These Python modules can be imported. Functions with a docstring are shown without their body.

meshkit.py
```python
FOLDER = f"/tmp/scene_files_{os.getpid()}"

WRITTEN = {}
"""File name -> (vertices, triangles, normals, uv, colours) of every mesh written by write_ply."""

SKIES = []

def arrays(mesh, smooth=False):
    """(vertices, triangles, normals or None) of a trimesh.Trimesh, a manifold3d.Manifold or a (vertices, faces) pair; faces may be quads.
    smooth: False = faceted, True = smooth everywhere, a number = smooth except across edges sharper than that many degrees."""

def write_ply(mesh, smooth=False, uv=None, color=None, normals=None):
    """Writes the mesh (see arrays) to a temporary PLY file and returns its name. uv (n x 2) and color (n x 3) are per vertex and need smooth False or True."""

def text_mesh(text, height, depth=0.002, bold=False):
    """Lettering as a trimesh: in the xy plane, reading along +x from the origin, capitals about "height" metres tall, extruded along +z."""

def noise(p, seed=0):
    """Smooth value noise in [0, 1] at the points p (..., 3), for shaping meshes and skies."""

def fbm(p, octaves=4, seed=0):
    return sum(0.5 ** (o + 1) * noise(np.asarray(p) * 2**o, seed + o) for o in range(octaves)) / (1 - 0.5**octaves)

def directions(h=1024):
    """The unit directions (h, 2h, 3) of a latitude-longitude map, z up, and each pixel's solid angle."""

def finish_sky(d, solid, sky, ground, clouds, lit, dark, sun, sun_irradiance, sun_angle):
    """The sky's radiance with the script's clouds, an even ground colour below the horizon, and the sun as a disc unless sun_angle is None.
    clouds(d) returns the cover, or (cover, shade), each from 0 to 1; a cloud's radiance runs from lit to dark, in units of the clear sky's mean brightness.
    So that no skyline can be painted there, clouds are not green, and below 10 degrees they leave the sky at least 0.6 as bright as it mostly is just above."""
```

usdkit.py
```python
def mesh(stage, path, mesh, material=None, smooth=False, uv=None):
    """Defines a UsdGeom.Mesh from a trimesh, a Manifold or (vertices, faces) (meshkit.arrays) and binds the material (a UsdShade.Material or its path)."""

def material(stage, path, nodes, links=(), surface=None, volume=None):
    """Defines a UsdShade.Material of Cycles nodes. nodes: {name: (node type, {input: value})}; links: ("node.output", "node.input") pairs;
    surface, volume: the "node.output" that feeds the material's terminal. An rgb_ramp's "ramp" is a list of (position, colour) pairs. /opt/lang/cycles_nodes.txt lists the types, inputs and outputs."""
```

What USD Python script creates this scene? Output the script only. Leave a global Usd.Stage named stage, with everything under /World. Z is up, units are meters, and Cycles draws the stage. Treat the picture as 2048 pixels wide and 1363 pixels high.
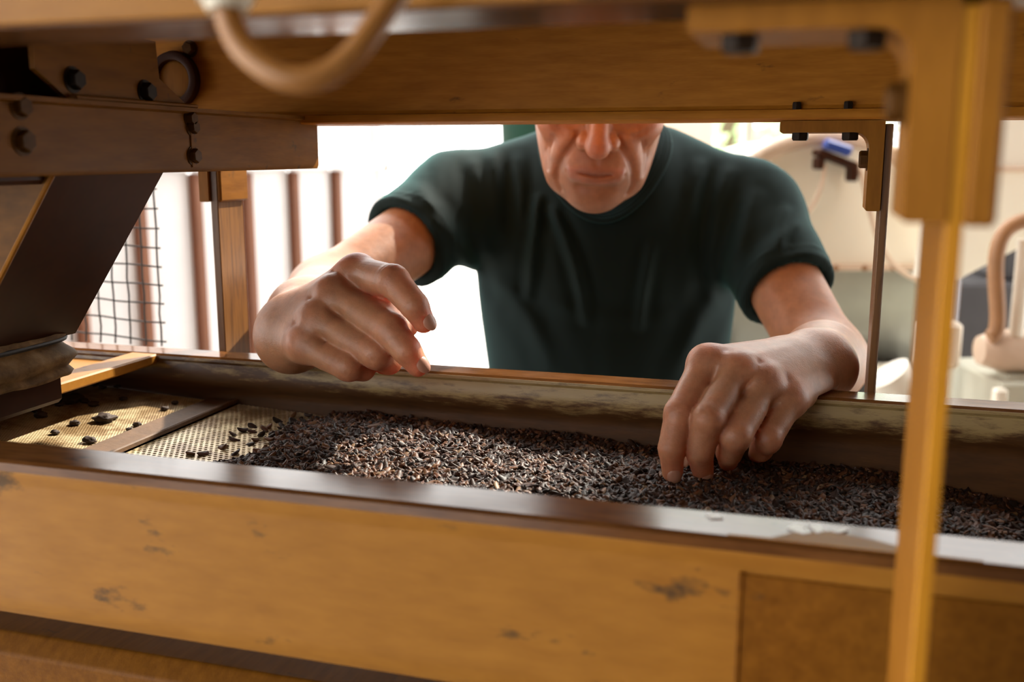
import math
from concurrent.futures import ThreadPoolExecutor
import numpy as np
import trimesh
import manifold3d as m3
import usdkit
import meshkit
from pxr import Usd, UsdGeom, UsdLux, UsdShade, Gf, Sdf, Vt

stage = Usd.Stage.CreateInMemory()
UsdGeom.SetStageUpAxis(stage, UsdGeom.Tokens.z)
UsdGeom.SetStageMetersPerUnit(stage, 1.0)
UsdGeom.Xform.Define(stage, '/World')
UsdGeom.Scope.Define(stage, '/World/Looks')
PI = math.pi
DEBUG = False
Z0 = 0.22            # everything below is written with the machine's datum; the floor lies Z0 lower

# ------------------------------------------------------------------ camera
YAW, PITCH, FOC = math.radians(16.7), math.radians(10.6), 35 / 36 * 2048
CAM = np.array([0.0, 0.0, 1.15])
FW = np.array([-math.sin(YAW) * math.cos(PITCH), math.cos(YAW) * math.cos(PITCH), -math.sin(PITCH)])
RT = np.array([math.cos(YAW), math.sin(YAW), 0.0])
UP = np.cross(RT, FW)
cam = UsdGeom.Camera.Define(stage, '/World/Camera')
cam.CreateFocalLengthAttr(35.0)
cam.CreateHorizontalApertureAttr(36.0)
cam.CreateVerticalApertureAttr(36.0 * 1363 / 2048)
cam.CreateFStopAttr(4.5)
cam.CreateFocusDistanceAttr(0.84)
cam.CreateClippingRangeAttr(Gf.Vec2f(0.02, 500))
M = Gf.Matrix4d(*[float(v) for v in (*RT, 0, *UP, 0, *(-FW), 0, CAM[0], CAM[1], CAM[2] + Z0, 1)])
cam.AddTransformOp().Set(M)
cam.CreateExposureAttr(0.86)

# ------------------------------------------------------------------ sky, sun, lamp of the hall
dome = UsdLux.DomeLight.Define(stage, '/World/sky')
dome.CreateIntensityAttr(1.0)
dome.CreateColorAttr(Gf.Vec3f(1.0, 0.98, 0.95))
sun = UsdLux.DistantLight.Define(stage, '/World/sun')
sun.CreateIntensityAttr(1.8)
sun.CreateAngleAttr(1.2)
sun.CreateNormalizeAttr(True)
sun.CreateColorAttr(Gf.Vec3f(1.0, 0.93, 0.8))
SUN = np.array([0.55, 1.0, 1.0]); SUN /= np.linalg.norm(SUN)


def look_rot(zaxis):
    z = np.asarray(zaxis, float); z /= np.linalg.norm(z)
    x = np.cross([0, 0, 1.0], z); x /= np.linalg.norm(x)
    y = np.cross(z, x)
    return x, y, z


x_, y_, z_ = look_rot(SUN)
sun.AddTransformOp().Set(Gf.Matrix4d(*[float(v) for v in (*x_, 0, *y_, 0, *z_, 0, 0, 0, 0, 1)]))


def at(px, py, d):
    """A point of the place at depth d along the view axis."""
    return CAM + d * (FW + RT * (px - 1024) / FOC - UP * (py - 681.5) / FOC)


# ------------------------------------------------------------------ scene helpers
used = {}


def numbered(path):
    if path not in used:
        used[path] = 0
        return path
    used[path] += 1
    return f'{path}_{used[path]:03d}'


def tag(p, label=None, cat=None, group=None, kind=None):
    for k, v in (('label', label), ('category', cat), ('group', group), ('kind', kind)):
        if v:
            p.SetCustomDataByKey(k, v)
    return p


bases = {}


def thing(name, base, label, cat, group=None, kind=None):
    path = numbered('/World/' + name)
    x = UsdGeom.Xform.Define(stage, path)
    b = np.array(base, float)
    x.AddTranslateOp().Set(Gf.Vec3d(b[0], b[1], b[2] + Z0))
    bases[path] = b
    return tag(x.GetPrim(), label, cat, group, kind)


def obj(name, mesh, mat, parent=None, smooth=32, label=None, uv=None):
    """One Mesh prim in machine coordinates under parent (a prim) or top-level."""
    v, f, n = meshkit.arrays(mesh, smooth)
    if parent is not None:
        root = '/'.join(str(parent.GetPath()).split('/')[:3])
        v = v - bases[root]
        path = numbered(str(parent.GetPath()) + '/' + name)
    else:
        path = numbered('/World/' + name)
        v = v + [0, 0, Z0]
    m = UsdGeom.Mesh.Define(stage, path)
    m.CreatePointsAttr(Vt.Vec3fArray.FromNumpy(v.astype(np.float32)))
    m.CreateFaceVertexCountsAttr(Vt.IntArray.FromNumpy(np.full(len(f), 3, np.int32)))
    m.CreateFaceVertexIndicesAttr(Vt.IntArray.FromNumpy(f.astype(np.int32).ravel()))
    m.CreateSubdivisionSchemeAttr('none')
    if n is not None:
        m.CreateNormalsAttr(Vt.Vec3fArray.FromNumpy(n.astype(np.float32)))
        m.SetNormalsInterpolation('vertex')
    UsdShade.MaterialBindingAPI.Apply(m.GetPrim()).Bind(MAT[mat])
    p = m.GetPrim()
    if label:
        p.SetCustomDataByKey('label', label)
    return p


def cat(*ms):
    out = []
    for m in ms:
        v, f, _ = meshkit.arrays(m)
        out.append(trimesh.Trimesh(v, f, process=False))
    return trimesh.util.concatenate(out)


def box(x0, x1, y0, y1, z0, z1, bev=0.0015):
    lo, hi = np.minimum([x0, y0, z0], [x1, y1, z1]), np.maximum([x0, y0, z0], [x1, y1, z1])
    bev = min(bev, 0.45 * (hi - lo).min())
    pts = []
    for c in np.ndindex(2, 2, 2):
        p = np.where(np.array(c) == 1, hi, lo)
        s = np.where(np.array(c) == 1, -1.0, 1.0)
        for k in range(3):
            q = p + s * bev
            q[k] = p[k]
            pts.append(q)
    return trimesh.convex.convex_hull(np.array(pts))


def hull(pts):
    return trimesh.convex.convex_hull(np.array(pts, float))


def place(mesh, origin, x, y, z):
    T = np.eye(4)
    T[:3, 0], T[:3, 1], T[:3, 2], T[:3, 3] = x, y, z, origin
    m = mesh.copy()
    m.apply_transform(T)
    if np.linalg.det(T[:3, :3]) < 0:
        m.invert()
    return m


def tube(path, r, n=14, closed=False, caps=True):
    P = np.asarray(path, float)
    r = np.broadcast_to(np.asarray(r, float), (len(P),))
    tan = np.gradient(P, axis=0)
    tan /= np.linalg.norm(tan, axis=1, keepdims=True)
    ref = np.array([0, 0, 1.0]) if abs(tan[0, 2]) < 0.9 else np.array([1.0, 0, 0])
    u = np.cross(tan[0], ref); u /= np.linalg.norm(u)
    V = []
    for i in range(len(P)):
        u = u - tan[i] * (u @ tan[i]); u /= np.linalg.norm(u)
        w = np.cross(tan[i], u)
        th = np.arange(n) / n * 2 * PI
        V.append(P[i] + r[i] * (np.cos(th)[:, None] * u + np.sin(th)[:, None] * w))
    V = np.vstack(V)
    F = []
    for i in range(len(P) - 1):
        for k in range(n):
            a, b = i * n + k, i * n + (k + 1) % n
            F += [[a, b, b + n], [a, b + n, a + n]]
    if caps:
        V = np.vstack([V, P[0], P[-1]])
        for k in range(n):
            F.append([len(V) - 2, (k + 1) % n, k])
            o = (len(P) - 1) * n
            F.append([len(V) - 1, o + k, o + (k + 1) % n])
    m = trimesh.Trimesh(V, np.array(F), process=False)
    if m.volume < 0:
        m.invert()
    return m


def curve(pts, n=40):
    """A smooth path through the points."""
    from scipy.interpolate import CubicSpline
    P = np.asarray(pts, float)
    t = np.concatenate([[0], np.cumsum(np.linalg.norm(np.diff(P, axis=0), axis=1))])
    return CubicSpline(t, P)(np.linspace(0, t[-1], n))


def lathe(profile, n=32):
    m = trimesh.creation.revolve(np.asarray(profile, float), sections=n)
    return m


def prism_x(poly, x0, x1, steps=1):
    """Extrudes a (y, z) outline along x."""
    from shapely.geometry import Polygon
    p = Polygon(poly)
    m = trimesh.creation.extrude_polygon(p, x1 - x0, engine='earcut')
    v = m.vertices.copy()
    m.vertices = np.stack([v[:, 2] + x0, v[:, 0], v[:, 1]], 1)
    return m if m.volume > 0 else (m.invert() or m)


def prism_y(poly, y0, y1):
    """Extrudes an (x, z) outline along y."""
    from shapely.geometry import Polygon
    p = Polygon(poly)
    m = trimesh.creation.extrude_polygon(p, y1 - y0, engine='earcut')
    v = m.vertices.copy()
    m.vertices = np.stack([v[:, 0], v[:, 2] + y0, v[:, 1]], 1)
    if m.volume < 0:
        m.invert()
    return m


def rounded(poly, r, joins=6):
    from shapely.geometry import Polygon
    p = Polygon(poly).buffer(-r, quad_segs=joins).buffer(2 * r, quad_segs=joins).buffer(-r, quad_segs=joins)
    return np.array(p.exterior.coords)[:-1]


def hexbolt(c, axis, af=0.012, h=0.006, washer=True):
    """Hex head standing on the plane through c, out along axis."""
    r = af / math.sqrt(3)
    k = np.arange(6) / 6 * 2 * PI
    a = np.stack([r * np.cos(k), r * np.sin(k)], 1)
    pts = [(*p, 0) for p in a] + [(*p, h * 0.8) for p in a] + [(*(p * 0.86), h) for p in a]
    head = hull(pts)
    ms = [head]
    if washer:
        w = trimesh.creation.cylinder(radius=r * 1.3, height=0.0016, sections=24)
        ms.append(w)
    m = cat(*ms)
    z = np.asarray(axis, float); z /= np.linalg.norm(z)
    x = np.cross(z, [0.31, 0.42, 0.85]); x /= np.linalg.norm(x)
    return place(m, c, x, np.cross(z, x), z)


# ------------------------------------------------------------------ implicit shapes (for organic bodies)
def seg(P, a, b, ra, rb=None):
    rb = ra if rb is None else rb
    a, b = np.asarray(a, np.float32), np.asarray(b, np.float32)
    ab = b - a
    t = np.clip(((P - a) @ ab) / max(float(ab @ ab), 1e-12), 0, 1)
    q = P - a - t[:, None] * ab
    return np.sqrt((q * q).sum(1)) - (ra + (rb - ra) * t)


def ell(P, c, r, R=None):
    q = P - np.asarray(c, np.float32)
    if R is not None:
        q = q @ np.asarray(R, np.float32)     # columns of R: the ellipsoid's axes
    r = np.asarray(r, np.float32)
    k0 = np.sqrt(((q / r) ** 2).sum(1))
    k1 = np.sqrt(((q / (r * r)) ** 2).sum(1))
    return k0 * (k0 - 1) / np.maximum(k1, 1e-6)


def smin(a, b, k):
    h = np.maximum(k - np.abs(a - b), 0) / k
    return np.minimum(a, b) - h * h * k * 0.25


def smax(a, b, k):
    return -smin(-a, -b, k)


def nets(f, lo, hi, h, block=8, slack=0.004):
    """Naive surface nets of f(points) = 0 on a grid of step h, evaluated only in the blocks near the surface."""
    lo = np.asarray(lo, float); hi = np.asarray(hi, float)
    n = np.ceil((hi - lo) / h / block).astype(int)
    N = n * block
    V = np.empty(N + 1, np.float32)
    ctr = np.stack(np.meshgrid(*[(np.arange(k) + 0.5) * block * h for k in n], indexing='ij'), -1) + lo
    dc = f(ctr.reshape(-1, 3).astype(np.float32)).reshape(n)
    reach = block * h * 0.95 + 1.5 * h
    V[:] = np.inf
    big = np.repeat(np.repeat(np.repeat(dc, block, 0), block, 1), block, 2)
    V[:N[0], :N[1], :N[2]] = big
    V[N[0]] = 1; V[:, N[1]] = 1; V[:, :, N[2]] = 1
    act = np.argwhere(np.abs(dc) < 9.8 * h + slack)
    o = np.stack(np.meshgrid(*[np.arange(block + 1)] * 3, indexing='ij'), -1).reshape(-1, 3)
    def fill(i):
        idx = (act[i:i + 60, None] * block + o[None]).reshape(-1, 3)
        V[idx[:, 0], idx[:, 1], idx[:, 2]] = f((idx * h + lo).astype(np.float32))

    with ThreadPoolExecutor(4) as pool:
        list(pool.map(fill, range(0, len(act), 60)))
    S = V < 0
    c = [S[i:N[0] + i, j:N[1] + j, k:N[2] + k] for i in (0, 1) for j in (0, 1) for k in (0, 1)]
    tot = sum(x.astype(np.int8) for x in c)
    cells = np.argwhere((tot > 0) & (tot < 8))
    ids = np.full(N, -1, np.int64)
    ids[tuple(cells.T)] = np.arange(len(cells))
    acc, cnt = np.zeros((len(cells), 3)), np.zeros(len(cells))
    cor = [np.array(q) for q in np.ndindex(2, 2, 2)]
    for a in cor:
        for ax in range(3):
            if a[ax] == 0:
                b = a.copy(); b[ax] = 1
                va = V[tuple((cells + a).T)]; vb = V[tuple((cells + b).T)]
                m = (va < 0) != (vb < 0)
                t = np.where(m, va / np.where(m, va - vb, 1), 0)
                acc += np.where(m[:, None], a + t[:, None] * (b - a), 0)
                cnt += m
    P = (cells + acc / cnt[:, None]) * h + lo
    F = []
    for ax in range(3):
        u, w = (ax + 1) % 3, (ax + 2) % 3
        sl = [slice(None)] * 3
        A = S[tuple(slice(0, N[q]) if q == ax else slice(1, N[q]) for q in range(3))]
        B = S[tuple(slice(1, N[q] + 1) if q == ax else slice(1, N[q]) for q in range(3))]
        e = np.argwhere(A != B)
        flip = A[tuple(e.T)]
        e = e + np.array([0 if q == ax else 1 for q in range(3)])
        du, dw = np.zeros(3, int), np.zeros(3, int)
        du[u] = 1; dw[w] = 1
        q = [ids[tuple((e - s).T)] for s in (du + dw, dw, 0 * du, du)]
        Q = np.stack(q, 1)
        Q[~flip] = Q[~flip][:, ::-1]
        F.append(Q)
    F = np.vstack(F)
    F = F[(F >= 0).all(1)]
    tri = np.vstack([F[:, [0, 1, 2]], F[:, [0, 2, 3]]])
    return trimesh.Trimesh(P, tri, process=False)


# ------------------------------------------------------------------ materials
MAT = {}


def mat(name, nodes, links=(), surface='p.BSDF'):
    MAT[name] = usdkit.material(stage, '/World/Looks/' + name, nodes, links, surface=surface)


def paint(name, c1, c2, rough=0.38, scale=(6, 40, 40), chips=0.62, chip=(0.05, 0.028, 0.012), bump=0.25, metallic=0.0, chipscale=38, spec=0.5, coat=0.0):
    """Brushed-on paint: two tones streaked along the stroke, with small dark chips."""
    mat(name, {
        'g': ('geometry', {}),
        'm': ('mapping', {'scale': scale}),
        'n': ('noise_texture', {'scale': 3.0, 'detail': 6.0, 'roughness': 0.62}),
        'n2': ('noise_texture', {'scale': 9.0, 'detail': 3.0}),
        'mix': ('mix', {'color1': c1, 'color2': c2}),
        'r': ('map_range', {'from_min': 0.3, 'from_max': 0.7, 'clamp': True}),
        'v': ('noise_texture', {'scale': chipscale, 'detail': 5.0, 'roughness': 0.6}),
        'vm': ('mapping', {'scale': (0.5, 1, 1)}),
        'vr': ('map_range', {'from_min': chips, 'from_max': chips + 0.07, 'to_min': 0.0, 'to_max': 0.85, 'clamp': True}),
        'mx2': ('mix', {'color2': chip}),
        'rr': ('map_range', {'from_min': 0.2, 'from_max': 0.8, 'to_min': rough - 0.1, 'to_max': rough + 0.12}),
        'b': ('bump', {'strength': bump, 'distance': 0.0006}),
        'p': ('principled_bsdf', {'metallic': metallic, 'specular_ior_level': spec, 'coat_weight': coat, 'coat_roughness': 0.12}),
    }, [('g.position', 'm.vector'), ('m.vector', 'n.vector'), ('g.position', 'n2.vector'), ('n.fac', 'r.value'), ('r.result', 'mix.fac'),
        ('g.position', 'vm.vector'), ('vm.vector', 'v.vector'), ('v.fac', 'vr.value'), ('vr.result', 'mx2.fac'), ('mix.color', 'mx2.color1'),
        ('mx2.color', 'p.base_color'), ('n2.fac', 'rr.value'), ('rr.result', 'p.roughness'), ('n.fac', 'b.height'), ('b.normal', 'p.normal')])


def plain(name, c, rough=0.5, metallic=0.0, var=0.15, scale=20, bump=0.0, sss=0.0, spec=0.5):
    c = np.array(c)
    mat(name, {
        'g': ('geometry', {}),
        'n': ('noise_texture', {'scale': scale, 'detail': 4.0, 'roughness': 0.6}),
        'mix': ('mix', {'color1': tuple(c * (1 - var)), 'color2': tuple(np.minimum(c * (1 + var), 1))}),
        'b': ('bump', {'strength': bump, 'distance': 0.001}),
        'p': ('principled_bsdf', {'roughness': rough, 'metallic': metallic, 'specular_ior_level': spec}),
    }, [('g.position', 'n.vector'), ('n.fac', 'mix.fac'), ('mix.color', 'p.base_color'), ('n.fac', 'b.height')] + ([('b.normal', 'p.normal')] if bump else []))


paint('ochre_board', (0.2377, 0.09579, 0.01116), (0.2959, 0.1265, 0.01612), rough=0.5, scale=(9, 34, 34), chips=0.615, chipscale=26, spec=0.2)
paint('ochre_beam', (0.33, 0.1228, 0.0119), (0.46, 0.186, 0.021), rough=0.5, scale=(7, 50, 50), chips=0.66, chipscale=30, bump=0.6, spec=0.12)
paint('ochre_shaded', (0.1187, 0.0414, 0.00315), (0.1805, 0.06808, 0.0063), rough=0.5, scale=(40, 7, 40), chips=0.64, bump=0.6, spec=0.1)  # same ochre as the board, darkened for frame parts in shade
paint('ochre_bracket', (0.21, 0.07905, 0.0066), (0.28, 0.1116, 0.0108), rough=0.5, scale=(40, 40, 9), chips=0.68, bump=0.4, spec=0.15)
paint('ochre_chute_shade', (0.075, 0.0285, 0.0028), (0.125, 0.0494, 0.0056), rough=0.5, scale=(14, 14, 30), chips=0.62, spec=0.1, bump=0.5)  # same ochre again, darkened for the weak light on the chute front
paint('ochre_lit', (0.37, 0.152, 0.005), (0.44, 0.19, 0.008), rough=0.45, scale=(60, 60, 10), chips=0.7, chip=(0.2, 0.1, 0.03), spec=0.3)  # lightened ochre for the lit front edge of the near spring
paint('rail_gloss', (0.075, 0.026, 0.0065), (0.14, 0.056, 0.015), rough=0.16, scale=(8, 60, 60), chips=0.64, chip=(0.03, 0.012, 0.006), spec=0.19, bump=0.02)
paint('chute_brown', (0.0299, 0.008925, 0.0036), (0.0483, 0.01445, 0.0056), rough=0.5, scale=(12, 12, 12), chips=0.7, spec=0.12)
paint('dark_bolt', (0.0096, 0.0056, 0.0036), (0.024, 0.014, 0.0078), rough=0.5, scale=(60, 60, 60), chips=0.8, metallic=0.2, spec=0.15)
paint('ochre_bolt', (0.056, 0.02244, 0.004), (0.091, 0.03828, 0.007), rough=0.45, scale=(60, 60, 60), chips=0.6, spec=0.08)
# leaf springs of laminated wood: dark grain along z
mat('spring_wood', {
    'g': ('geometry', {}), 'm': ('mapping', {'scale': (30, 30, 2.2)}),
    'n': ('noise_texture', {'scale': 5.0, 'detail': 7.0, 'roughness': 0.65, 'distortion': 0.6}),
    'c': ('rgb_ramp', {'ramp': [(0.0, (0.02, 0.008, 0.003)), (0.4, (0.085, 0.034, 0.009)), (0.55, (0.15, 0.062, 0.014)), (1.0, (0.2, 0.088, 0.02))]}),
    'b': ('bump', {'strength': 0.3, 'distance': 0.0006}), 'p': ('principled_bsdf', {'roughness': 0.4})},
    [('g.position', 'm.vector'), ('m.vector', 'n.vector'), ('n.fac', 'c.fac'), ('c.color', 'p.base_color'), ('n.fac', 'b.height'), ('b.normal', 'p.normal')])
# inner face of the far board: rust and grime with worn pale paint along the upper half
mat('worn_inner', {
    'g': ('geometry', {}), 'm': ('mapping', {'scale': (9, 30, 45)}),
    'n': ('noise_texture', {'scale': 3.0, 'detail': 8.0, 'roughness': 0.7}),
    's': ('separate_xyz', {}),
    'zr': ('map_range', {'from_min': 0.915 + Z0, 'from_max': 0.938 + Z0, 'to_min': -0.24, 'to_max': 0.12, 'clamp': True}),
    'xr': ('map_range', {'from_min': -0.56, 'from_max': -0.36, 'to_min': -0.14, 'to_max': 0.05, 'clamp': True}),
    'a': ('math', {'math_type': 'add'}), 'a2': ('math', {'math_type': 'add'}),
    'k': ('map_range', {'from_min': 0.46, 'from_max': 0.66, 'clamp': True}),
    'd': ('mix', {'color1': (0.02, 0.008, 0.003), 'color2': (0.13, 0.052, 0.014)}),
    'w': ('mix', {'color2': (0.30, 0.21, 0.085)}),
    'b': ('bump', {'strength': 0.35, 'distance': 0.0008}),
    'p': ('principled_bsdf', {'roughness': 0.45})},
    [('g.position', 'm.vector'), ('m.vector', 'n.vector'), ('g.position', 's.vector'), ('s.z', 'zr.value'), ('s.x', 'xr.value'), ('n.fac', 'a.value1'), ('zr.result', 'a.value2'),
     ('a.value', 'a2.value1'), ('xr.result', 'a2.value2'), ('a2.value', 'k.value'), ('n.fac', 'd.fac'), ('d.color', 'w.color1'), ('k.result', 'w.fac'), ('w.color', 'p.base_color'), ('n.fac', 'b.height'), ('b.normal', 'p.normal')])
plain('deck_strip', (0.10, 0.05, 0.02), 0.7, var=0.5, scale=90, bump=0.6)
mat('sieve_metal', {
    'g': ('geometry', {}), 'n': ('noise_texture', {'scale': 28.0, 'detail': 6.0, 'roughness': 0.7}),
    'c': ('rgb_ramp', {'ramp': [(0.0, (0.1, 0.05, 0.02)), (0.42, (0.32, 0.21, 0.1)), (0.55, (0.62, 0.5, 0.3)), (1.0, (0.75, 0.66, 0.45))]}),
    'p': ('principled_bsdf', {'roughness': 0.38, 'metallic': 0.35})},
    [('g.position', 'n.vector'), ('n.fac', 'c.fac'), ('c.color', 'p.base_color')])
mat('nib', {
    'o': ('object_info', {}), 'g': ('geometry', {}), 'n': ('noise_texture', {'scale': 300.0, 'detail': 2.0}),
    'c': ('rgb_ramp', {'ramp': [(0.0, (0.014, 0.007, 0.004)), (0.45, (0.04, 0.016, 0.008)), (0.75, (0.085, 0.03, 0.012)), (0.93, (0.15, 0.058, 0.02)), (1.0, (0.22, 0.12, 0.055))]}),
    'mx': ('mix', {'mix_type': 'multiply', 'fac': 0.5}),
    'p': ('principled_bsdf', {'roughness': 0.5, 'specular_ior_level': 0.28})},
    [('o.random', 'c.fac'), ('g.position', 'n.vector'), ('c.color', 'mx.color1'), ('n.color', 'mx.color2'), ('mx.color', 'p.base_color')])
plain('primer', (0.55, 0.52, 0.5), 0.35, var=0.1, scale=200)
plain('nib_bed', (0.03, 0.014, 0.008), 0.8, var=0.5, scale=200, bump=0.8)
plain('clump', (0.035, 0.018, 0.01), 0.75, var=0.5, scale=300, bump=0.5)
plain('conduit', (0.26, 0.105, 0.017), 0.38, var=0.25, scale=40)
plain('fitting_grey', (0.62, 0.57, 0.46), 0.35, var=0.1)
mat('cloth_cuff', {
    'g': ('geometry', {}), 'n': ('noise_texture', {'scale': 22.0, 'detail': 6.0, 'roughness': 0.7}),
    'c': ('rgb_ramp', {'ramp': [(0.0, (0.02, 0.011, 0.004)), (0.45, (0.11, 0.058, 0.017)), (0.6, (0.24, 0.14, 0.05)), (1.0, (0.5, 0.38, 0.22))]}),
    'p': ('principled_bsdf', {'roughness': 0.85})}, [('g.position', 'n.vector'), ('n.fac', 'c.fac'), ('c.color', 'p.base_color')])
plain('wire_black', (0.012, 0.009, 0.007), 0.6)
plain('panel_white', (0.8, 0.78, 0.8), 0.6, var=0.06, scale=3)
plain('rib_brown', (0.14, 0.045, 0.016), 0.65, var=0.25, scale=8)
plain('cream', (0.85, 0.80, 0.69), 0.4, var=0.07, scale=4)
plain('cream_pink', (0.66, 0.5, 0.38), 0.5, var=0.12, scale=6)
plain('steel_grey', (0.36, 0.36, 0.31), 0.35, metallic=0.4, var=0.1)
plain('steel_dark', (0.06, 0.055, 0.06), 0.5, metallic=0.3)
plain('plinth', (0.5, 0.49, 0.4), 0.7, var=0.12, scale=9)
plain('rust_pipe', (0.32, 0.16, 0.07), 0.5, var=0.3, scale=20)
plain('blue_grip', (0.02, 0.055, 0.3), 0.35)
plain('motor_orange', (0.6, 0.26, 0.08), 0.45)
plain('blue_grey', (0.3, 0.33, 0.42), 0.35)
plain('bin_green', (0.0012, 0.03, 0.015), 0.6, spec=0.15)
plain('hall_floor', (0.2, 0.17, 0.14), 0.8, var=0.2, scale=3, bump=0.3)
plain('concrete', (0.62, 0.60, 0.57), 0.8, var=0.12, scale=2, bump=0.3)
plain('roof_sheet', (0.16, 0.14, 0.12), 0.7, var=0.15)
plain('bark', (0.12, 0.08, 0.05), 0.9, var=0.3)
mat('leaf', {'o': ('geometry', {}), 'c': ('rgb_ramp', {'ramp': [(0, (0.42, 0.56, 0.32)), (1, (0.6, 0.72, 0.5))]}),  # leaf green paled to look overexposed by daylight
             'd': ('diffuse_bsdf', {}), 't': ('translucent_bsdf', {}), 'm': ('mix_closure', {'fac': 0.4})},
    [('o.random_per_island', 'c.fac'), ('c.color', 'd.color'), ('c.color', 't.color'), ('d.BSDF', 'm.closure1'), ('t.BSDF', 'm.closure2')], surface='m.closure')
plain('trouser_cloth', (0.03, 0.035, 0.05), 0.85, var=0.2, scale=60)
plain('shoe', (0.03, 0.022, 0.018), 0.5)
plain('nail', (0.36, 0.165, 0.105), 0.4, var=0.05)
plain('eye_white', (0.7, 0.66, 0.6), 0.2, var=0.03)
plain('hair_grey', (0.09, 0.075, 0.06), 0.7, var=0.4, scale=200, bump=0.6)
mat('skin', {
    'tint': ('attribute', {'attribute': 'tint'}), 'g': ('geometry', {}),
    'n': ('noise_texture', {'scale': 70.0, 'detail': 6.0, 'roughness': 0.7}),
    'n2': ('noise_texture', {'scale': 700.0, 'detail': 3.0}),
    'hs': ('map_range', {'from_min': 0.3, 'from_max': 0.7, 'to_min': 0.78, 'to_max': 1.16}),
    'mu': ('hsv', {'saturation': 1.0, 'fac': 1.0}),
    'b': ('bump', {'strength': 0.28, 'distance': 0.0006}),
    'b2': ('bump', {'strength': 0.3, 'distance': 0.0015}),
    'p': ('principled_bsdf', {'roughness': 0.48, 'subsurface_weight': 0.25, 'subsurface_scale': 0.006, 'subsurface_radius': (1.0, 0.35, 0.2), 'specular_ior_level': 0.45})},
    [('g.position', 'n.vector'), ('g.position', 'n2.vector'), ('n.fac', 'hs.value'), ('tint.color', 'mu.color'), ('hs.result', 'mu.value'), ('mu.color', 'p.base_color'),
     ('n.fac', 'b2.height'), ('n2.fac', 'b.height'), ('b2.normal', 'b.normal'), ('b.normal', 'p.normal')])
mat('shirt_cotton', {
    'g': ('geometry', {}), 'n': ('noise_texture', {'scale': 900.0, 'detail': 2.0}), 'n2': ('noise_texture', {'scale': 14.0, 'detail': 4.0}),
    'mix': ('mix', {'color1': (0.0022, 0.0085, 0.0092), 'color2': (0.0034, 0.0128, 0.0135)}),
    'b': ('bump', {'strength': 0.2, 'distance': 0.0005}),
    'p': ('principled_bsdf', {'roughness': 0.85, 'sheen_weight': 0.2, 'sheen_roughness': 0.35, 'sheen_tint': (0.14, 0.6, 0.58), 'specular_ior_level': 0.2})},
    [('g.position', 'n.vector'), ('g.position', 'n2.vector'), ('n2.fac', 'mix.fac'), ('mix.color', 'p.base_color'), ('n.fac', 'b.height'), ('b.normal', 'p.normal')])

# ------------------------------------------------------------------ the hall: floor, roof, posts
FL = -Z0
tag(obj('floor', box(-2.1, 3.1, -1.7, 2.1, FL - 0.12, FL, 0.001), 'hall_floor'), 'dark worn concrete floor inside the hall', 'floor', kind='structure')
tag(obj('ground', cat(box(-9, 9, 2.1, 16, FL - 0.12, FL, 0.001), box(-9, -2.1, -5, 2.1, FL - 0.12, FL, 0.001), box(3.1, 9, -5, 2.1, FL - 0.12, FL, 0.001), box(-2.1, 3.1, -5, -1.7, FL - 0.12, FL, 0.001)), 'concrete'), 'pale concrete yard in daylight around the hall', 'ground', kind='structure')
tag(obj('ceiling', box(-2.1, 3.1, -1.7, 2.1, 3.3, 3.38, 0.001), 'roof_sheet'), 'dull sheet roof of the open hall above the machine', 'ceiling', kind='structure')
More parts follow.
